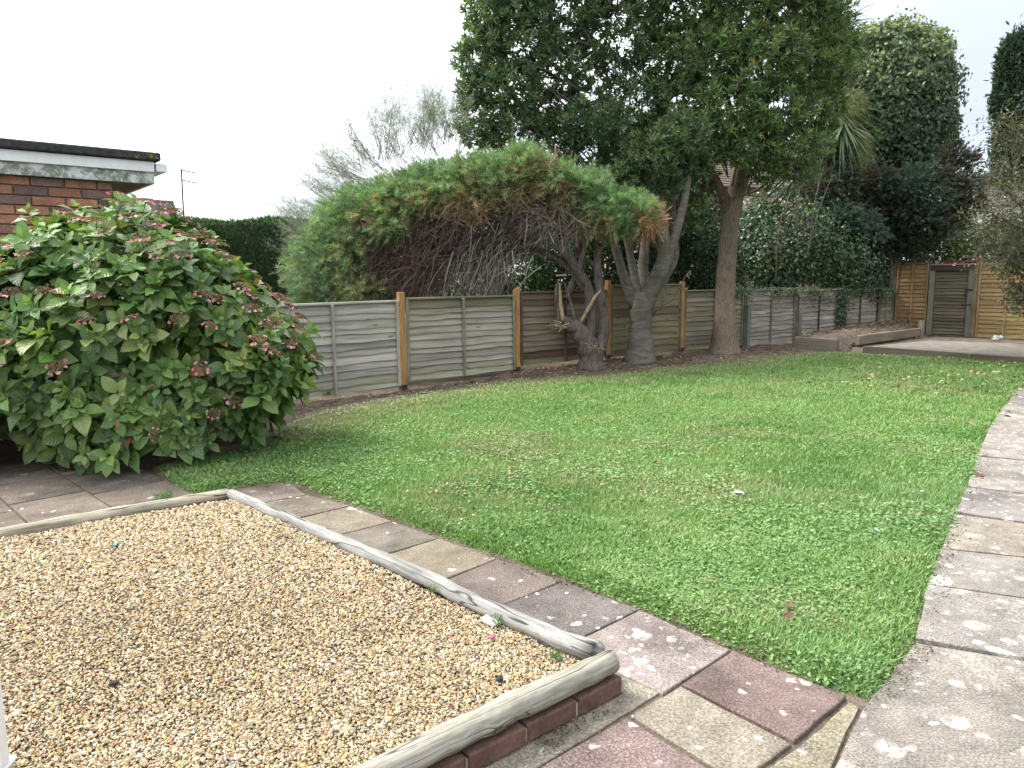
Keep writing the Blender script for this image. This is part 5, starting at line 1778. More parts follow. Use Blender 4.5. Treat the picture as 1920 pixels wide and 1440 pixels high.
pr = [shell_leaves(ic, np.array([104, 98, 130]) * kI, 62000, .105, .092, IVY, [3, 4, 3, 1.3, 2], boxy=2.15, lo=.84, colfn=ivycol, up=.1, droop=.6, rough=.10)]
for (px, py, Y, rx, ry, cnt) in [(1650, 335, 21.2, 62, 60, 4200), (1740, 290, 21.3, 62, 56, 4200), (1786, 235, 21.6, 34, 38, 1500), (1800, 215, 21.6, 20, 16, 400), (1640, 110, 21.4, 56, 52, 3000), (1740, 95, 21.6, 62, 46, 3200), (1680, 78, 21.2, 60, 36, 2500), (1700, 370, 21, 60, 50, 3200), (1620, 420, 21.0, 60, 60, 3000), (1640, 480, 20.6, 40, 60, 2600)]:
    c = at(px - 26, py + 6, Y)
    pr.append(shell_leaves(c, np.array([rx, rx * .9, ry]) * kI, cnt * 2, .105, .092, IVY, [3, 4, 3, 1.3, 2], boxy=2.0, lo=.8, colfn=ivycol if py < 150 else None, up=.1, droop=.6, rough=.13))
pr.append(shell_leaves(ic, np.array([88, 84, 110]) * kI, 16000, .16, .15, IVY[:3], boxy=2.5, lo=.75, front=-2))
# flowering shoots sticking out of the top
n_ = 700
d = rdir(n_); d[:, 2] = np.abs(d[:, 2]) * .9 + .1
P = ic + nrm(d) * np.array([100, 96, 124]) * kI * 1.03
V, F, C = leaves(P, nrm(d + .5 * RNG.normal(size=(n_, 3)) + [0, 0, .6]), rdir(n_), .16 + .12 * RNG.random(n_), .012, LEAF2, pal([(.15, .18, .09), (.20, .22, .12)], n_))
pr.append((V, F, C))
V, F, C = cat(pr)
tag(mk('crown', V, F, M['leaf'], parent=ivt, col=C), None, None, None, 'stuff')
V, F = tube([np.array(ivb) - [0, 0, .1], at(1668, 470, 21.5), at(1676, 360, 21.5), at(1690, 250, 21.5), at(1700, 130, 21.5)], [.30, .26, .22, .18, .08], 10, .1)
mk('trunk', V, F, M['dark_bark'], parent=ivt, smooth=True)

# ---------------------------------------------------------------- blue-green conifer with browned inner sprays
jb = gb_(1690, 19.8)
jun = thing('old_conifer', 'spreading blue green conifer with rusty dead sprays below the ivy clad tree', 'tree', jb)
for pts, R in [
    ([np.array(jb) - [0, 0, .1], at(1688, 560, 19.8), at(1680, 480, 19.8), at(1660, 400, 19.8), at(1620, 330, 19.8)], [.18, .16, .14, .10, .04]),
    ([at(1680, 480, 19.8), at(1640, 455, 19.3), at(1590, 440, 18.9), at(1540, 425, 18.6)], [.09, .07, .05, .02]),
    ([at(1670, 430, 19.8), at(1610, 400, 19.4), at(1560, 355, 19.0), at(1525, 325, 18.8)], [.08, .06, .04, .015]),
    ([at(1680, 470, 19.8), at(1720, 430, 19.4), at(1770, 405, 19.2), at(1820, 370, 19.1)], [.08, .06, .045, .02]),
    ([at(1684, 500, 19.8), at(1730, 480, 19.3), at(1780, 450, 19.0), at(1825, 425, 19)], [.06, .045, .03, .012]),
    ([at(1672, 440, 19.8), at(1700, 390, 19.5), at(1760, 330, 19.5), at(1800, 300, 19.5)], [.08, .06, .04, .015]),
]:
    limb(jun, 'limb' if pts[0][2] > .5 else 'trunk', pts, R, 'dark_bark', 14, 7, .08)
BLG, RST, DKC = [(.10, .155, .120), (.13, .19, .148), (.08, .125, .10)], [(.125, .085, .062), (.10, .075, .055), (.085, .085, .06)], [(.032, .052, .038), (.042, .064, .044), (.024, .038, .03)]
JB = [(1590, 415, 18.6, 55, 24, 520, BLG, .25), (1565, 400, 18.7, 34, 20, 240, BLG, .2), (1620, 440, 18.8, 40, 16, 240, BLG, .1), (1530, 345, 18.8, 40, 26, 260, BLG + RST, .2), (1580, 345, 18.9, 44, 22, 260, RST + BLG, .1), (1640, 355, 19, 50, 22, 300, BLG + DKC, .15), (1700, 340, 19, 50, 28, 320, BLG, .2), (1620, 330, 19.1, 50, 20, 240, RST, .1),
      (1750, 335, 19.1, 46, 26, 300, BLG + RST, .2), (1745, 372, 19, 50, 20, 260, BLG, .1), (1795, 300, 19.2, 32, 28, 320, RST + DKC, .5), (1810, 350, 19.1, 36, 30, 320, BLG + RST, .3), (1800, 385, 19, 40, 22, 260, RST + DKC, .1), (1730, 405, 19, 50, 22, 240, BLG + RST, .1), (1690, 400, 19.2, 60, 30, 300, DKC, .1), (1660, 450, 19.2, 60, 40, 420, DKC, 0), (1720, 450, 19.3, 50, 30, 260, DKC, 0), (1600, 480, 19, 60, 40, 400, DKC, 0), (1560, 300, 19.0, 40, 22, 200, RST + DKC, .2), (1640, 400, 19.4, 60, 40, 380, DKC + RST, .1), (1775, 420, 19.2, 40, 16, 160, BLG + RST, 0)]
pr = []
for (px, py, Y, rx, ry, cnt, pc, up) in JB:
    c = at(px, py, Y)
    k = Y / FPX
    u = rdir(cnt)
    P = c + u * np.array([rx * k, .5, ry * k]) * (RNG.random((cnt, 1)) ** .45)
    D = nrm(u * np.array([1, 1, .4]) + np.array([0, -.2, up]) + .35 * RNG.normal(size=(cnt, 3)))
    pr.append(plumes(P, D, .10 + .14 * RNG.random(cnt), pal(pc, cnt, None, .14), m=24, wid=.013, nl=.07, droop=.2))
V, F, C = cat(pr)
tag(mk('crown', V, F, M['soft'], parent=jun, col=C), None, None, None, 'stuff')

# ---------------------------------------------------------------- cabbage palm behind the evergreen
cb = gb_(1548, 19.4)
palm = thing('cabbage_palm', 'spiky cabbage palm with drooping pale seed heads beside the ivy clad tree', 'palm', cb)
V, F = tube([np.array(cb) - [0, 0, .1], at(1548, 480, 19.4), at(1546, 350, 19.4), at(1545, 215, 19.4)], [.16, .13, .12, .13], 10, .06)
mk('trunk', V, F, M['tan_bark'], parent=palm, smooth=True)
V, F = tube([at(1546, 330, 19.4), at(1540, 200, 19.4), at(1548, 70, 19.4)], [.11, .09, .09], 9, .06)
mk('trunk', V, F, M['tan_bark'], parent=palm, smooth=True)


def straps(c, n_, L, W, cols, lo=-.9, hi=1.0, seg=5, droop=.6, az=None):
    a = RNG.random(n_) * 6.283 if az is None else az
    e_ = lo + (hi - lo) * RNG.random(n_)
    D0 = np.stack([np.cos(a) * np.cos(e_), np.sin(a) * np.cos(e_), np.sin(e_)], 1)
    S = nrm(np.cross(D0, [0, 0, 1.0]))
    LL = L * (.75 + .4 * RNG.random(n_))
    rows = []
    for j in range(seg + 1):
        t = j / seg
        p_ = c + D0 * (LL * t)[:, None]
        p_[:, 2] -= droop * LL * t ** 2.2
        w = W * (1 - t ** 3) * (.6 + .4 * min(1, t * 5)) + .001
        up_ = np.array([0, 0, .15 * W])
        rows += [p_ - S * w / 2 + up_, p_ + 0 * S, p_ + S * w / 2 + up_]
    V = np.stack(rows, 1)
    F = []
    for j in range(seg):
        for q_ in (0, 1):
            F.append([j * 3 + q_, j * 3 + q_ + 1, j * 3 + q_ + 4, j * 3 + q_ + 3])
    F = np.array(F)[None] + (np.arange(n_) * V.shape[1])[:, None, None]
    return V.reshape(-1, 3), F.reshape(-1, 4), np.repeat(pal(cols, n_, None, .15), V.shape[1], 0)


PG = [(.12, .175, .095), (.16, .21, .12), (.09, .14, .075), (.20, .23, .14)]
V, F, C = cat([straps(at(1562, 212, 19.4), 260, 1.30, .058, PG, -1.2, 1.3, droop=.35), straps(at(1554, 66, 19.4), 220, 1.25, .058, PG, -.9, 1.45, droop=.25), straps(at(1580, 235, 19.0), 130, 1.2, .058, PG, -1.4, -.2, droop=.2)])
o = mk('frond', V, F, M['soft'], parent=palm, col=C)
tag(o, None, None, None, 'stuff')
pr = []
for (px, py, rx, ry, cnt) in [(1602, 285, 26, 34, 520), (1592, 255, 22, 36, 300), (1596, 190, 22, 26, 300), (1608, 310, 14, 18, 160)]:
    c = at(px, py, 18.9)
    u = rdir(cnt)
    P = c + u * np.array([rx, rx, ry]) * 18.9 / FPX * (RNG.random((cnt, 1)) ** .5)
    pr.append(plumes(P, nrm(u * .5 + np.array([.25, -.1, -.9])), .16 + .12 * RNG.random(cnt), pal([(.30, .31, .17), (.36, .36, .21), (.22, .25, .12)], cnt), m=22, wid=.005, nl=.045, droop=.3))
V, F, C = cat(pr)
tag(mk('seed_head', V, F, M['soft'], parent=palm, col=C), None, None, None, 'stuff')

# ---------------------------------------------------------------- column conifer, shrub beyond the gate
tb = gb_(1915, 34)
tallc = thing('column_conifer', 'tall dark column shaped conifer far behind the apple tree', 'tree', tb)
pr = []
for (px, py, rx, ry, cnt) in [(1915, 185, 40, 84, 9000), (1898, 125, 24, 54, 3500), (1930, 115, 28, 66, 3500), (1885, 190, 22, 46, 2500), (1920, 300, 50, 100, 7000), (1895, 250, 24, 50, 2000), (1888, 130, 16, 40, 1500)]:
    c = at(px, py, 34)
    pr.append(shell_leaves(c, np.array([rx, rx, ry]) * pxm(c), int(cnt * 1.6), .26, .085, [(.028, .050, .032), (.038, .066, .040), (.05, .08, .046), (.02, .036, .025)], lo=.70, up=.5, droop=-.8, rough=.16))
V, F, C = cat(pr)
tag(mk('crown', V, F, M['soft'], parent=tallc, col=C), None, None, None, 'stuff')
V, F = tube([np.array(tb) - [0, 0, .1], at(1915, 300, 34), at(1912, 80, 34)], [.3, .2, .04], 8)
mk('trunk', V, F, M['dark_bark'], parent=tallc, smooth=True)
shrub('garden_shrub', 'bright yellow green leafy shrub showing over the back fence and gate', gb_(1750, 21.5), [(1700, 475, 21, 50, 36), (1760, 450, 21.4, 56, 52), (1810, 465, 21.6, 40, 44), (1720, 440, 21.8, 46, 36), (1780, 415, 22, 40, 34)], 9000, .10, .055, [(.09, .15, .035), (.13, .19, .045), (.055, .10, .03), (.19, .23, .06), (.04, .075, .025)], [3, 3, 3, 1.5, 2], spread=.6)
shrub('garden_shrub', 'grey green shrub beyond the back fence behind the apple tree', gb_(1890, 22), [(1860, 480, 21.5, 50, 46), (1920, 470, 21.5, 60, 60), (1880, 440, 22, 50, 40)], 6000, .09, .045, [(.06, .085, .05), (.085, .115, .065), (.04, .06, .035)], spread=.6)

# ---------------------------------------------------------------- apple tree at the edge of the lawn
ab = g(2085, 700)
apple = thing('apple_tree', 'apple tree with thin twiggy branches and sparse leaves leaning over the lawn', 'tree', ab)
YA = ab[1]


def AA_(px, py, dy=0.0):
    return at(px, py, YA + dy)


limb(apple, 'trunk', [ab - [0, 0, .05], AA_(2080, 610), AA_(2065, 520), AA_(2050, 440)], [.16, .12, .11, .09], 'dark_bark', 12, 10, .08)
AB = [[(2050, 440, 0), (2000, 380, .1), (1950, 320, .2), (1905, 260, .2), (1870, 215, .2)], [(2055, 470, 0), (2000, 440, -.2), (1950, 400, -.3), (1900, 370, -.3), (1860, 330, -.3)], [(2060, 500, 0), (2000, 490, .2), (1950, 470, .3), (1895, 450, .3), (1845, 430, .3)],
      [(2050, 440, 0), (2010, 340, 0), (1970, 250, 0), (1930, 190, 0)], [(2060, 510, 0), (2010, 520, -.2), (1960, 510, -.2), (1920, 500, -.2), (1880, 480, -.2)], [(2000, 440, -.2), (1950, 440, -.4), (1900, 420, -.5), (1850, 395, -.5)], [(2055, 480, 0), (1990, 400, .5), (1930, 350, .7), (1880, 300, .8)]]
ends = []
for pts in AB:
    P_ = [AA_(*q_) for q_ in pts]
    limb(apple, 'limb', P_, np.linspace(.05, .008, len(P_)), 'dark_bark', 16, 7, .08, .04)
    pp, _ = smooth_path(P_, np.ones(len(P_)), 40)
    ends.append(pp)
ends = np.concatenate(ends)
nt_w = 620
j = RNG.integers(0, len(ends), nt_w)
P = ends[j]
D = nrm(np.stack([-.5 + .8 * RNG.normal(size=nt_w), .7 * RNG.normal(size=nt_w), .5 * RNG.normal(size=nt_w) - .05], 1))
L = .2 + .45 * RNG.random(nt_w)
V, F, C = ribbons(P, D, L, .003 + .004 * RNG.random(nt_w), pal([(.10, .085, .07), (.14, .12, .10), (.075, .06, .05)], nt_w), .25)
tag(mk('twig', V, F, M['twig'], parent=apple, col=C), None, None, None, 'stuff')
nl_ = 7200
j = RNG.integers(0, nt_w, nl_)
t = RNG.random(nl_)
Q_ = P[j] + D[j] * (L[j] * t)[:, None] + .05 * RNG.normal(size=(nl_, 3))
# the lower mass is denser
extra = 5200
mass = [(1925, 500, 60, 60), (1900, 460, 50, 40), (1950, 420, 60, 60), (1930, 560, 40, 40), (1960, 350, 50, 60)]
ci = RNG.integers(0, len(mass), extra)
mm = np.array([AA_(a, b, .1) for a, b, _, _ in mass])[ci]
rr_ = np.array([[c_, 50, d_] for _, _, c_, d_ in mass])[ci] * YA / FPX
Q_ = np.concatenate([Q_, mm + rdir(extra) * rr_ * (RNG.random((extra, 1)) ** .4)])
n_ = len(Q_)
V, F, C = leaves(Q_, nrm(rdir(n_) + [0, 0, -.4]), nrm(rdir(n_) + [0, 0, .5]), .050 * (.7 + .6 * RNG.random(n_)), .028, LEAF4, pal([(.085, .105, .055), (.12, .135, .07), (.055, .075, .04), (.20, .13, .06), (.16, .17, .10)], n_, [4, 3, 3, .8, 1]))
tag(mk('crown', V, F, M['leaf'], parent=apple, col=C), None, None, None, 'stuff')

sb = g(1985, 662)
flax = thing('strap_leaf_plant', 'plant with long pale yellow strap leaves poking in beside the platform', 'plant', sb)
cf_ = sb + np.array([0, 0, .25])
V, F, C = cat([straps(cf_, 60, 1.25, .035, [(.28, .27, .12), (.20, .22, .09), (.34, .31, .17)], .15, 1.2, droop=.35)])
tag(mk('leaves', V, F, M['soft'], parent=flax, col=C), None, None, None, 'stuff')
V, F = tube([sb - [0, 0, .05], cf_], [.09, .07], 8)
mk('crown_base', V, F, M['tan_bark'], parent=flax)

# ---------------------------------------------------------------- hydrangea
hb = np.array([-3.35, 6.15, -.03])
hyd = thing('hydrangea', 'huge rounded hydrangea bush with fading pink lacecap flowers beside the brick extension', 'shrub', hb)
HC = np.array([-3.58, 6.25, .64])
HR = np.array([1.70, 1.00, 1.22])


def hyd_surface(n_):
    d = rdir(n_)
    # superellipsoid, full towards the ground
    d[:, 2] = np.where(d[:, 2] < 0, d[:, 2] * .55, d[:, 2])
    d = nrm(d)
    bx = 2.35
    s = (np.abs(d) ** bx).sum(1) ** (1 / bx)
    u = d / s[:, None]
    lump = 1 + .08 * np.sin(u[:, 0] * 7 + 1.3) * np.sin(u[:, 2] * 6 + .5) + .035 * np.sin(u[:, 0] * 15 + u[:, 2] * 9)
    P = HC + u * HR * lump[:, None]
    w_ = np.clip((P[:, 2] - HC[2]) / HR[2], 0, 1)
    P[:, 2] += w_ * (.18 * np.exp(-((P[:, 0] + 3.14) / .22) ** 2) - .10 * np.clip((-3.75 - P[:, 0]) / .4, 0, 1) + .05 * np.sin(P[:, 0] * 8))
    nn2 = nrm(np.sign(u) * np.abs(u) ** (bx - 1) / HR)
    k = P[:, 2] > .16
    return P[k], nn2[k]


def hleaf(seed):
    """one hydrangea leaf: folded along the midrib, arched, with a drawn-out tip"""
    r = np.random.default_rng(seed)
    seg = 5
    wprof = [.10, .70, 1.0, .92, .55, 0.0]
    V = []
    arch = .10 + .16 * r.random()
    fold = .10 + .10 * r.random()
    tw = .12 * r.normal()
    for j in range(seg + 1):
        t = j / seg
        w = wprof[j] * .5
        zc = -arch * t ** 2 * 1.2 + .05 * t
        for sx in (-1, 0, 1):
            V.append([sx * w, t, zc + abs(sx) * fold * w * 1.2 + tw * sx * w * t + (.03 * math.sin(j * 2.4 + sx) if sx else 0)])
    F = []
    for j in range(seg):
        for q_ in (0, 1):
            F.append([j * 3 + q_, j * 3 + q_ + 1, j * 3 + q_ + 4, j * 3 + q_ + 3])
    return np.array(V), np.array(F)


HL = [hleaf(s) for s in range(6)]


def thin(V, F):
    """the same leaf with every other row left out"""
    rows = [0, 2, 3, 5]
    V2 = np.concatenate([V[r * 3:r * 3 + 3] for r in rows])
    F2 = np.array([[j * 3 + q, j * 3 + q + 1, j * 3 + q + 4, j * 3 + q + 3] for j in range(3) for q in (0, 1)])
    return V2, F2


HT = [thin(*l_) for l_ in HL]
TYT = np.repeat([0, .4, .6, 1.0], 3)
SXT = np.tile([-1.0, 0, 1], 4)
SXV = np.array([(-1, 0, 1)[i % 3] for i in range(18)], float)
TYV = np.array([(i // 3) / 5 for i in range(18)])


def hydleafmat():
    m, nt, out = newmat('hydrangea_leaf')
    a = nd(nt, 'ShaderNodeAttribute', attribute_name='col').outputs['Color']
    sx = mth(nt, 'ABSOLUTE', nd(nt, 'ShaderNodeAttribute', attribute_name='sx').outputs['Fac'])
    ty = nd(nt, 'ShaderNodeAttribute', attribute_name='ty').outputs['Fac']
    rib = ramp(nt, sx, [(.05, 1.0), (.13, 0.0)])
    sv = mth(nt, 'SINE', mth(nt, 'MULTIPLY', mth(nt, 'SUBTRACT', ty, mth(nt, 'MULTIPLY', sx, .22)), 44.0))
    vein = mth(nt, 'MULTIPLY', ramp(nt, sv, [(.70, 0.0), (.97, 1.0)]), .35)
    c = mixc(nt, mth(nt, 'MAXIMUM', mth(nt, 'MULTIPLY', rib, .55), vein), a, (.17, .26, .085))
    b = nd(nt, 'ShaderNodeBsdfPrincipled', {'Base Color': c, 'Roughness': .42, 'Specular IOR Level': .42})
    bp2 = nd(nt, 'ShaderNodeBump', {'Height': sv, 'Distance': .002, 'Strength': .5})
    nt.links.new(bp2.outputs[0], b.inputs['Normal'])
    t = nd(nt, 'ShaderNodeBsdfTranslucent', {'Color': mixc(nt, 1.0, c, (1.15, 1.3, .5), 'MULTIPLY')})
    mx = nd(nt, 'ShaderNodeMixShader', {0: .28, 1: b.outputs[0], 2: t.outputs[0]})
    nt.links.new(mx.outputs[0], out.inputs['Surface'])
    return m


M['hydleaf'] = hydleafmat()
P, Nn = hyd_surface(3100)
face = (Nn * nrm(np.array([0, 0, H]) - P)).sum(1)
k = RNG.random(len(P)) < np.where(face > -.1, 1, .45)
P, Nn = P[k], Nn[k]
depth_in = np.where(RNG.random(len(P)) < .42, .10 + .30 * RNG.random(len(P)), .07 * RNG.random(len(P)))
depth_in = np.where(RNG.random(len(P)) < .10, -.03 - .09 * RNG.random(len(P)), depth_in)
P = P - Nn * depth_in[:, None]
P[:, 2] = np.maximum(P[:, 2], .18)
AX_ = nrm(Nn * .9 + np.array([0, 0, .55]) + .28 * RNG.normal(size=P.shape))
HCOL = [(.112, .198, .062), (.142, .235, .070), (.178, .270, .080), (.088, .160, .060), (.240, .300, .092)]
shoot_c = pal(HCOL, len(P), [3, 4, 3, 2, .9], .12)
lowdark = 1.0
recs = []            # base, dir, normal, L, W, colour, outerness
for i in range(len(P)):
    a0 = AX_[i]
    ref = np.array([0, 0, 1.0]) if abs(a0[2]) < .92 else np.array([1.0, 0, 0])
    B = nrm(np.cross(a0, ref)); Cx = np.cross(a0, B)
    ph = RNG.random() * 6.28
    sz = .138 * (.62 + .72 * RNG.random())
    for pair in range(4):
        for s in (0, 1):
            ang = ph + pair * 1.571 + s * 3.1416 + .2 * RNG.normal()
            rad = math.cos(ang) * B + math.sin(ang) * Cx
            e_ = [1.25, 1.1, .85, .5][pair] + .18 * RNG.normal()
            D = math.cos(e_) * a0 + math.sin(e_) * rad
            D[2] -= .22
            N = math.sin(e_) * a0 - math.cos(e_) * rad + .22 * RNG.normal(size=3)
            Ls = sz * [1.05, 1.0, .78, .45][pair] * (.85 + .3 * RNG.random())
            base = P[i] - a0 * (.09 - .03 * pair) + rad * .012
            cc = shoot_c[i] * [.92, 1, 1.1, 1.3][pair] * (1 + .12 * RNG.normal())
            if RNG.random() < .02:
                cc = np.array([.26, .24, .06]) if RNG.random() < .6 else np.array([.22, .11, .05])
            recs.append((base, nrm(D), nrm(N), Ls, Ls * (.56 + .12 * RNG.random()), np.clip(cc, .01, .6), -depth_in[i]))
base_ = np.array([r_[0] for r_ in recs]); Dd = np.array([r_[1] for r_ in recs]); Nd = np.array([r_[2] for r_ in recs])
Lr = np.array([r_[3] for r_ in recs]); Wr = np.array([r_[4] for r_ in recs]); Cr = np.array([r_[5] for r_ in recs]); Or = np.array([r_[6] for r_ in recs])
vdir = nrm(np.array([0, 0, H]) - base_)
onscreen = (base_[:, 0] / base_[:, 1] > -.68)
score = np.abs((Nd * vdir).sum(1)) * Lr / base_[:, 1] * np.where(onscreen & (Or > -.03) & ((base_ - HC) * vdir).sum(1).__gt__(.35), 1, 0)
sel = np.argsort(-score)[:300]
mask = np.ones(len(recs), bool); mask[sel] = False
pr = []
var = RNG.integers(0, 6, len(recs))
ATT = {'sx': [], 'ty': []}
for v_ in range(12):
    full = v_ < 6
    k = mask & (var == v_ % 6) & ((Or > -.075) if full else (Or <= -.075))
    V, F, C = leaves(base_[k], Dd[k], Nd[k], Lr[k], Wr[k], (HL if full else HT)[v_ % 6], Cr[k])
    pr.append((V, F, C)); ATT['sx'].append(np.tile(SXV if full else SXT, k.sum())); ATT['ty'].append(np.tile(TYV if full else TYT, k.sum()))
V, F, C = cat(pr)
tag(mk('foliage', V, F, M['hydleaf'], parent=hyd, col=C, smooth=True, attrs={a_: np.concatenate(b_) for a_, b_ in ATT.items()}), None, None, None, 'stuff')
LM = [[mesh('leaf', HL[v_][0] * [.62, 1, 1], HL[v_][1], M['hydleaf'], True, np.tile(np.array(c_), (18, 1)), None, {'sx': SXV, 'ty': TYV}) for c_ in HCOL] for v_ in range(6)]
HCA = np.array(HCOL)
S_, D_, N_ = frames(Dd, Nd)
for i in sel:
    c_i = int(np.argmin(((HCA - Cr[i]) ** 2).sum(1)))
    mt = Matrix(((S_[i][0] * Lr[i], D_[i][0] * Lr[i], N_[i][0] * Lr[i], base_[i][0] - hb[0]), (S_[i][1] * Lr[i], D_[i][1] * Lr[i], N_[i][1] * Lr[i], base_[i][1] - hb[1]), (S_[i][2] * Lr[i], D_[i][2] * Lr[i], N_[i][2] * Lr[i], base_[i][2] - hb[2]), (0, 0, 0, 1)))
    o = bpy.data.objects.new('leaf', LM[var[i]][c_i])
    COL.objects.link(o)
    o.parent = hyd
    o.matrix_local = mt
mb = MB()
for k in range(60):
    e = P[RNG.integers(0, len(P))]
    s = np.array([HC[0] + .55 * (e[0] - HC[0]) * RNG.random(), HC[1] + .4 * (e[1] - HC[1]), -.05])
    m1 = s * .45 + e * .55 + np.array([0, 0, .05])
    Pp, rr = smooth_path([s, m1, e], [.012, .009, .004], 7)
    mb.tube(Pp, rr, 5)
tag(mb.build('stem', M['dark_bark'], parent=hyd, smooth=True), None, None, None, 'stuff')

# lacecap flower heads: a flat disc of spent buds ringed with pink four-petalled florets
M['flower'] = leafmat('flower', .7, .15, .25, (1.2, .9, .9))


def flower_mesh(seed, pk, bud):
    r = np.random.default_rng(seed)
    pr_ = []
    nb_ = 150
    a, q_ = r.random(nb_) * 6.28, np.sqrt(r.random(nb_)) * .062
    Pb = np.stack([np.cos(a) * q_, np.sin(a) * q_, .012 - q_ * .25 + .006 * r.random(nb_)], 1)
    tv, tf = OCT
    V = Pb[:, None] + tv[None] * (.0035 + .003 * r.random((nb_, 1, 1)))
    pr_.append((V.reshape(-1, 3), (tf[None] + (np.arange(nb_) * 6)[:, None, None]).reshape(-1, 3), np.repeat(np.clip(np.array(bud) * (1 + .25 * r.normal(size=(nb_, 1))), .01, .8), 6, 0)))
    nf_ = 10
    for i in range(nf_):
        a = i / nf_ * 6.283 + .2 * r.normal()
        q_ = .060 + .022 * r.random()
        c = np.array([math.cos(a) * q_, math.sin(a) * q_, -.006 - .022 * r.random()])
        nn3 = nrm(np.array([math.cos(a) * .5, math.sin(a) * .5, 1]) + .5 * r.normal(size=3))
        X = nrm(np.cross(nn3, [.3, .2, .9])); Yy = np.cross(nn3, X)
        col_ = np.clip(np.array(pk[r.integers(0, len(pk))]) * (1 + .15 * r.normal()), .01, .9)
        for p_ in range(4):
            b_ = p_ * 1.571 + r.random() * .3
            d1 = math.cos(b_) * X + math.sin(b_) * Yy
            d2 = -math.sin(b_) * X + math.cos(b_) * Yy
            s_ = .014 + .004 * r.random()
            V = np.array([c, c + d1 * s_ * .6 - d2 * s_ * .55 + nn3 * .002, c + d1 * s_ * 1.15, c + d1 * s_ * .6 + d2 * s_ * .55 + nn3 * .002])
            pr_.append((V, np.array([[0, 1, 2], [0, 2, 3]]), np.tile(col_, (4, 1))))
    # stalk
    V, F = tube([[0, 0, -.09], [.004, 0, -.03], [0, 0, .005]], [.004, .003, .002], 4, cap=False)
    F = np.array([[f[0], f[1], f[2]] for f in F] + [[f[0], f[2], f[3]] for f in F])
    pr_.append((V, F, np.tile([.10, .11, .05], (len(V), 1))))
    V, F, C = cat(pr_)
    return mesh('flower_head', V, F, M['flower'], False, C)


PK = [(.60, .24, .28), (.64, .34, .36), (.52, .20, .23)]
PALE = [(.62, .36, .34), (.60, .42, .38), (.50, .26, .25)]
FM = [flower_mesh(1, PK, (.20, .14, .09)), flower_mesh(2, PK, (.24, .16, .10)), flower_mesh(3, PK + PALE, (.18, .13, .08)), flower_mesh(4, PALE, (.26, .18, .11)), flower_mesh(5, PALE + PK, (.22, .15, .10))]
FPX_ = [(20, 485), (40, 562), (12, 515), (95, 560), (195, 572), (130, 428), (152, 440), (185, 440), (210, 455), (118, 690), (250, 600), (325, 605), (385, 622), (370, 690), (292, 810), (395, 775), (432, 748), (238, 412), (290, 448), (325, 412), (332, 462), (392, 458), (420, 508), (405, 498), (310, 395), (345, 400), (300, 425), (270, 470), (345, 440), (360, 420), (375, 440), (350, 470), (400, 430), (380, 480), (415, 470), (300, 500), (320, 480), (340, 500), (482, 515), (500, 490), (520, 498), (575, 545), (530, 545), (545, 560), (440, 555), (460, 590), (455, 568), (485, 622), (500, 615), (540, 625), (525, 650), (530, 640), (495, 660), (565, 670), (470, 640), (380, 572), (400, 575), (60, 495), (8, 690), (220, 392), (250, 430), (270, 410), (20, 650), (170, 610), (555, 590), (515, 560)]
pts2 = hyd_surface(26000)
fs = (pts2[1] * nrm(np.array([0, 0, H]) - pts2[0])).sum(1)
Pq, Nq = pts2[0][fs > .02], pts2[1][fs > .02]
dd = (Pq - [0, 0, H])
px_ = 960 + FPX * (dd @ CX) / (dd @ CF)
py_ = 720 - FPX * (dd @ CU) / (dd @ CF)
for i, (a, b) in enumerate(FPX_):
    j = int(np.argmin((px_ - a) ** 2 + (py_ - b) ** 2))
    ax_ = nrm(Nq[j] * .55 + np.array([0, 0, .75]) + .18 * RNG.normal(size=3))
    X = nrm(np.cross(ax_, rdir(1)[0])); Yv = np.cross(ax_, X)
    s_ = .62 + .34 * RNG.random()
    c = Pq[j] + Nq[j] * .105 + np.array([0, 0, .025]) - hb
    pale_ = (b < 480 and RNG.random() < .7) or (a > 480 and b < 560)
    o = bpy.data.objects.new('flower_head', FM[RNG.choice([3, 4, 2]) if pale_ else RNG.choice([0, 1, 2])])
    COL.objects.link(o)
    o.parent = hyd
    o.matrix_local = Matrix(((X[0] * s_, Yv[0] * s_, ax_[0] * s_, c[0]), (X[1] * s_, Yv[1] * s_, ax_[1] * s_, c[1]), (X[2] * s_, Yv[2] * s_, ax_[2] * s_, c[2]), (0, 0, 0, 1)))

# ================================================================== SMALL THINGS
# windfall apples
av, af = ico()
A2v = av.copy()


def sphere_mesh(name, mats, col, nu=10, nv=7, dimple=True):
    V, F = [], []
    for i in range(nv + 1):
        th = math.pi * i / nv
        r_ = math.sin(th)
        z_ = math.cos(th) * .88
        if dimple and i == 0: z_ = .72
        if dimple and i == nv: z_ = -.78
        for j_ in range(nu):
            a_ = 2 * math.pi * j_ / nu
            V.append([r_ * math.cos(a_), r_ * math.sin(a_), z_])
    for i in range(nv):
        for j_ in range(nu):
            k_ = (j_ + 1) % nu
            F.append((i * nu + j_, (i + 1) * nu + j_, (i + 1) * nu + k_, i * nu + k_))
    V = np.array(V)
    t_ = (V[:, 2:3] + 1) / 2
    return mesh(name, V, F, mats, True, np.array(col) * (.85 + .25 * t_))


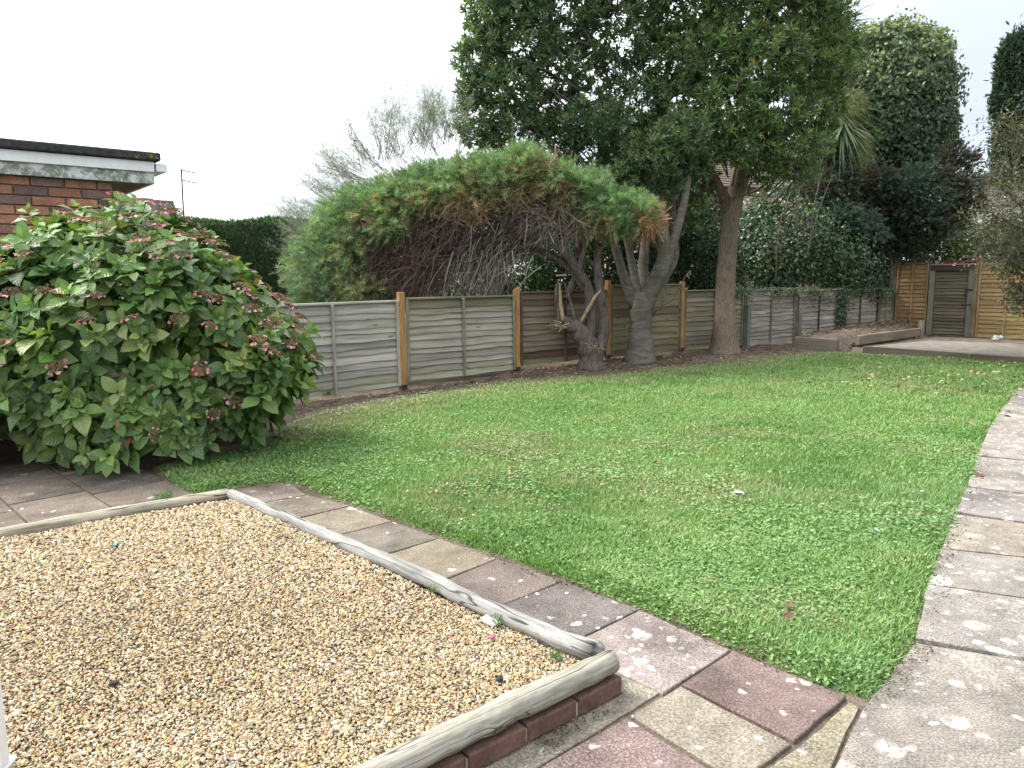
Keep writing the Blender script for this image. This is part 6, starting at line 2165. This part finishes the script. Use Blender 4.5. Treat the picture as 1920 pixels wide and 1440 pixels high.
M['applemat'] = colmat('apple_skin', .4, .4, 40, .25)
am = [sphere_mesh('windfall_apple', M['applemat'], c_) for c_ in [(.34, .36, .11), (.38, .38, .15), (.29, .33, .09)]]
n_app = 0
tries = 0
while n_app < 46 and tries < 2000:
    tries += 1
    px = 1560 + 350 * RNG.random() ** .75
    py = 668 + 62 * RNG.random() ** 1.3
    p = g(px, py)
    if not inside(LAWN, np.array([p[0]]), np.array([p[1]]))[0]:
        continue
    z_ = float(lawn_z(np.array([p[0]]), np.array([p[1]]))[0][0])
    r_ = .018 + .012 * RNG.random()
    o = bpy.data.objects.new('windfall_apple', am[n_app % 3])
    COL.objects.link(o)
    o.location = (p[0], p[1], z_ + r_ * .8 + .008)
    o.scale = (r_, r_, r_)
    o.rotation_euler = (RNG.random() * 3, RNG.random() * 3, RNG.random() * 3)
    tag(o, 'small pale yellow windfall apple lying in the grass near the concrete platform', 'apple', 'windfall apples on the lawn')
    n_app += 1

# fallen leaves
leafM = [mesh('fallen_leaf', HL[i][0] * [.6, 1, 1.6], HL[i][1], M['litter'], True, np.tile(np.array(c_), (18, 1))) for i, c_ in enumerate([(.15, .085, .055), (.26, .14, .065), (.24, .17, .10), (.12, .07, .045)])]
FL = [((1487, 1168), .06, 0, 'curled brown dead leaf lying on the lawn close to the slab corner'), ((1476, 1150), .05, 3, 'dark narrow dead leaf lying on the lawn beside the curled brown leaf'), ((1571, 1180), .035, 2, 'small tan leaf on the lawn near the side path corner'), ((1226, 876), .06, 1, 'small orange leaf in the middle of the lawn'), ((1837, 890), .09, 3, 'dark red brown leaf at the edge where lawn meets side path'), ((133, 880), .12, 2, 'tan dead leaf lying on the patio slabs under the hydrangea'), ((1328, 1110), .05, 2, 'tan leaf scrap in the grass beside the slab path'), ((478, 828), .08, 2, 'pale dead leaf on the lawn edge beside the hydrangea'), ((1895, 783), .08, 2, 'pale tan leaf on the dark end slab of the side path'), ((1888, 772), .07, 3, 'dark leaf on the end slab of the side path beside the pale leaf'), ((1163, 880), .05, 2, 'tan leaf scrap on the worn patch of lawn'), ((1815, 800), .07, 2, 'yellowish leaf on the lawn near the far bend of the side path')]
for (pp, s_, v_, lab) in FL:
    p = g(*pp)
    on = inside(LAWN, np.array([p[0]]), np.array([p[1]]))[0]
    z_ = (float(lawn_z(np.array([p[0]]), np.array([p[1]]))[0][0]) + .035) if on else .012
    o = bpy.data.objects.new('fallen_leaf', leafM[v_])
    COL.objects.link(o)
    o.location = (p[0], p[1], z_)
    o.scale = (s_, s_, s_)
    o.rotation_euler = (.25 * RNG.normal(), .25 * RNG.normal(), RNG.random() * 6)
    tag(o, lab, 'leaf', 'fallen leaves')
# white feathers and scraps on the lawn
M['feather'] = plainmat('white_feather', (.72, .76, .77), .8, .2, .1)
for (pp, s_, lab) in [((1395, 934), .085, 'large white feather lying flat in the middle of the lawn'), ((1711, 937), .07, 'white feather standing in the grass near the side path'), ((1545, 955), .03, 'tiny white feather scrap beside longer grass blades'), ((1660, 985), .03, 'tiny white feather scrap between the upright feather and the path'), ((1638, 1004), .03, 'small pale feather scrap towards the near corner of the lawn')]:
    p = g(*pp)
    z_ = float(lawn_z(np.array([p[0]]), np.array([p[1]]))[0][0]) + .03
    V = HL[1][0] * np.array([.42, 1, .8]) * s_
    a_ = RNG.random() * 6
    cs, sn = math.cos(a_), math.sin(a_)
    V = np.stack([V[:, 0] * cs - V[:, 1] * sn, V[:, 0] * sn + V[:, 1] * cs, V[:, 2] + (V[:, 1] * .6 if s_ == .07 else 0)], 1)
    tag(mk('feather', V + np.array([p[0], p[1], z_]), [tuple(f) for f in HL[1][1]], M['feather'], origin=(p[0], p[1], z_)), lab, 'feather', 'white feathers on the lawn')
# scraps on the gravel
M['teal'] = plainmat('teal_plastic', (.12, .42, .36), .5, .3)
M['pink'] = plainmat('pink_petal', (.62, .12, .22), .7, .2)
M['slate'] = plainmat('dark_slate', (.04, .04, .045), .6, .3)
M['glassy'] = plainmat('pale_grey_tile', (.34, .36, .33), .4, .4)


def scrap(name, label, pp, d, m, zoff=.012, rz=None):
    p = g(*pp, z=.05)
    z_ = float(gravel_z(np.array([p[0]]), np.array([p[1]]))[0]) + zoff
    V, F = box((0, 0, 0), d, 0, min(d) * .3)
    V = np.asarray(V) + RNG.normal(size=np.shape(V)) * min(d[:2]) * .05
    o = mk(name, V, F, M[m], origin=(p[0], p[1], z_), rz=RNG.random() * 3 if rz is None else rz, world=False)
    return tag(o, label, 'scrap')


scrap('plastic_scrap', 'small teal plastic scrap on the gravel near the pale back log', (217, 1018), (.035, .02, .008), 'teal')
scrap('petal', 'single pink petal on the gravel near the long thin log', (922, 1198), (.022, .016, .007), 'pink', .016)
scrap('tile_fragment', 'pale grey tile fragment half buried in gravel against the long thin log', (920, 1163), (.085, .05, .012), 'glassy', .012, math.atan2(-.72, .69))
scrap('slate_fragment', 'flat black slate fragment beside the long thin log near the corner', (1022, 1208), (.06, .03, .010), 'slate', .014, -.7)
scrap('black_stone', 'black pebble on the gravel just inside the thick log', (937, 1294), (.024, .02, .018), 'slate', .016)
scrap('dark_cone', 'dark brown cone lying on the gravel in front of the white post', (213, 1278), (.032, .018, .016), 'slate', .014)
p = g(1884, 640, .0)
V, F = box((0, 0, .07), (.20, .14, .10), .3, .03)
V = np.asarray(V) + RNG.normal(size=np.shape(V)) * .012
tag(mk('white_bag', V + np.array([p[0], p[1] + .25, -.02]), F, M['glassy'], origin=(p[0], p[1] + .25, -.02)), 'crumpled white bag on the ground against the golden brown panel', 'bag')
# weeds in the joints
def weed(pp, z, n_, h_, label, cols=((.10, .19, .06), (.13, .21, .08))):
    p = g(*pp, z=z)
    P = np.tile(p, (n_, 1)) + RNG.normal(size=(n_, 3)) * [h_ * .25, h_ * .25, 0]
    D = nrm(np.stack([.5 * RNG.normal(size=n_), .5 * RNG.normal(size=n_), np.ones(n_)], 1))
    V, F, C = plumes(P, D, h_ * (.5 + .6 * RNG.random(n_)), pal(cols, n_), m=14, wid=.0022, nl=h_ * .35, droop=.2)
    tag(mk('weed', V, F, M['grass'], origin=p, col=C), label, 'weed', 'small weeds around the gravel bed')


weed((312, 944), .03, 26, .10, 'green feathery weed growing against the pale back log')
weed((1075, 1290), .05, 8, .035, 'small weed in the joint between the red edging bricks')
weed((1042, 1232), .06, 14, .03, 'low weed in the gravel near the corner of the two grey logs')
weed((812, 1110), .05, 8, .03, 'grass wisp growing through gravel along the middle of the long thin log')
weed((935, 1170), .06, 8, .04, 'grass wisp beside the pale grey tile fragment')
weed((614, 742), -.03, 22, .09, 'weed clump at the foot of the fence panel next to the hydrangea')
weed((500, 918), -.02, 10, .05, 'weed tuft at the end of the slab path near the log corner')

# leaf litter and twigs on the bare soil strip
n_ = 5200
tt = -1.6 + 9.0 * RNG.random(n_)
ss = .03 + 1.35 * RNG.random(n_) ** 1.4
k = RNG.random(n_) < np.clip(.25 + .9 * np.exp(-((tt - 2.0) / 1.3) ** 2) + .4 * (tt > 5), 0, 1)
tt, ss = tt[k], ss[k]
n_ = len(tt)
pt = P0[None] + FD[None] * FS * tt[:, None] + FN[None] * ss[:, None]
zz_ = gz(pt[:, 0], pt[:, 1]) - .03 + (fbm(pt[:, 0], pt[:, 1], 3.0, 5) - .5) * .05 + .012
k = inside(bp_, pt[:, 0], pt[:, 1])
zz_[k] = .235
az = RNG.random(n_) * 6.283
D = np.stack([np.cos(az), np.sin(az), .15 * RNG.normal(size=n_)], 1)
N = nrm(np.stack([.4 * RNG.normal(size=n_), .4 * RNG.normal(size=n_), np.ones(n_)], 1))
V1, F1, C1 = leaves(np.c_[pt, zz_], D, N, .055 * (.5 + RNG.random(n_)), .026 * (.6 + .8 * RNG.random(n_)), LEAF2, pal([(.20, .12, .065), (.28, .18, .09), (.13, .085, .05), (.34, .25, .15), (.09, .06, .04)], n_))
n2 = 1500
tt = -1.6 + 9.0 * RNG.random(n2); ss = .05 + 1.4 * RNG.random(n2)
pt = P0[None] + FD[None] * FS * tt[:, None] + FN[None] * ss[:, None]
zz_ = gz(pt[:, 0], pt[:, 1]) - .02
az = RNG.random(n2) * 6.283
V2, F2, C2 = ribbons(np.c_[pt, zz_], np.stack([np.cos(az), np.sin(az), .1 * RNG.normal(size=n2)], 1), .06 + .18 * RNG.random(n2), .0025 + .003 * RNG.random(n2), pal([(.16, .12, .085), (.24, .19, .14), (.10, .075, .055)], n2), 0, 2)
V, F, C = cat([(V1, F1, C1), (V2, F2, C2)])
tag(mk('leaf_litter', V, F, M['litter'], col=C), 'fallen leaves and twigs on the bare soil along the fence', None, None, 'stuff')
# crumbs along the slab edges
n_ = 900
q_ = []
for a, b in [((560, 905), (905, 1032)), ((905, 1032), (1206, 1143)), ((1206, 1143), (1596, 1308)), ((1650, 1310), (1740, 1200)), ((1740, 1200), (1800, 985)), ((1800, 985), (1850, 850)), ((90, 885), (330, 880)), ((1120, 1330), (1010, 1400))]:
    A_, B_ = g(*a), g(*b)
    m_ = n_ // 8
    u = RNG.random((m_, 1))
    q_.append(A_ * (1 - u) + B_ * u + np.c_[RNG.normal(size=(m_, 2)) * .025, np.full(m_, .004)])
q_ = np.concatenate(q_)
V, F, C = stones(q_, .003 + .004 * RNG.random(len(q_)), OCT, pal([(.05, .04, .03), (.09, .07, .05), (.15, .11, .075)], len(q_)))
tag(mk('soil_crumbs', V, F, M['litter'], col=C), 'crumbs of dark soil scattered along the slab edges', None, None, 'stuff')

# apple leaves and dry bits scattered over the far corner of the lawn
n_ = 900
px_ = 1500 + 430 * RNG.random(n_) ** .7
py_ = 668 + 75 * RNG.random(n_) ** 1.6
P = np.array([g(a, b) for a, b in zip(px_, py_)])
P = P[inside(LAWN, P[:, 0], P[:, 1])]
n_ = len(P)
P[:, 2] = lawn_z(P[:, 0], P[:, 1])[0] + .022
az = RNG.random(n_) * 6.283
D = np.stack([np.cos(az), np.sin(az), .2 * RNG.normal(size=n_)], 1)
N = nrm(np.stack([.4 * RNG.normal(size=n_), .4 * RNG.normal(size=n_), np.ones(n_)], 1))
V, F, C = leaves(P, D, N, .06 * (.5 + RNG.random(n_)), .032, LEAF4, pal([(.16, .10, .06), (.24, .17, .09), (.10, .07, .05), (.30, .27, .13)], n_))
tag(mk('leaf_litter', V, F, M['litter'], col=C), 'dry apple leaves strewn over the far corner of the lawn', None, None, 'stuff')
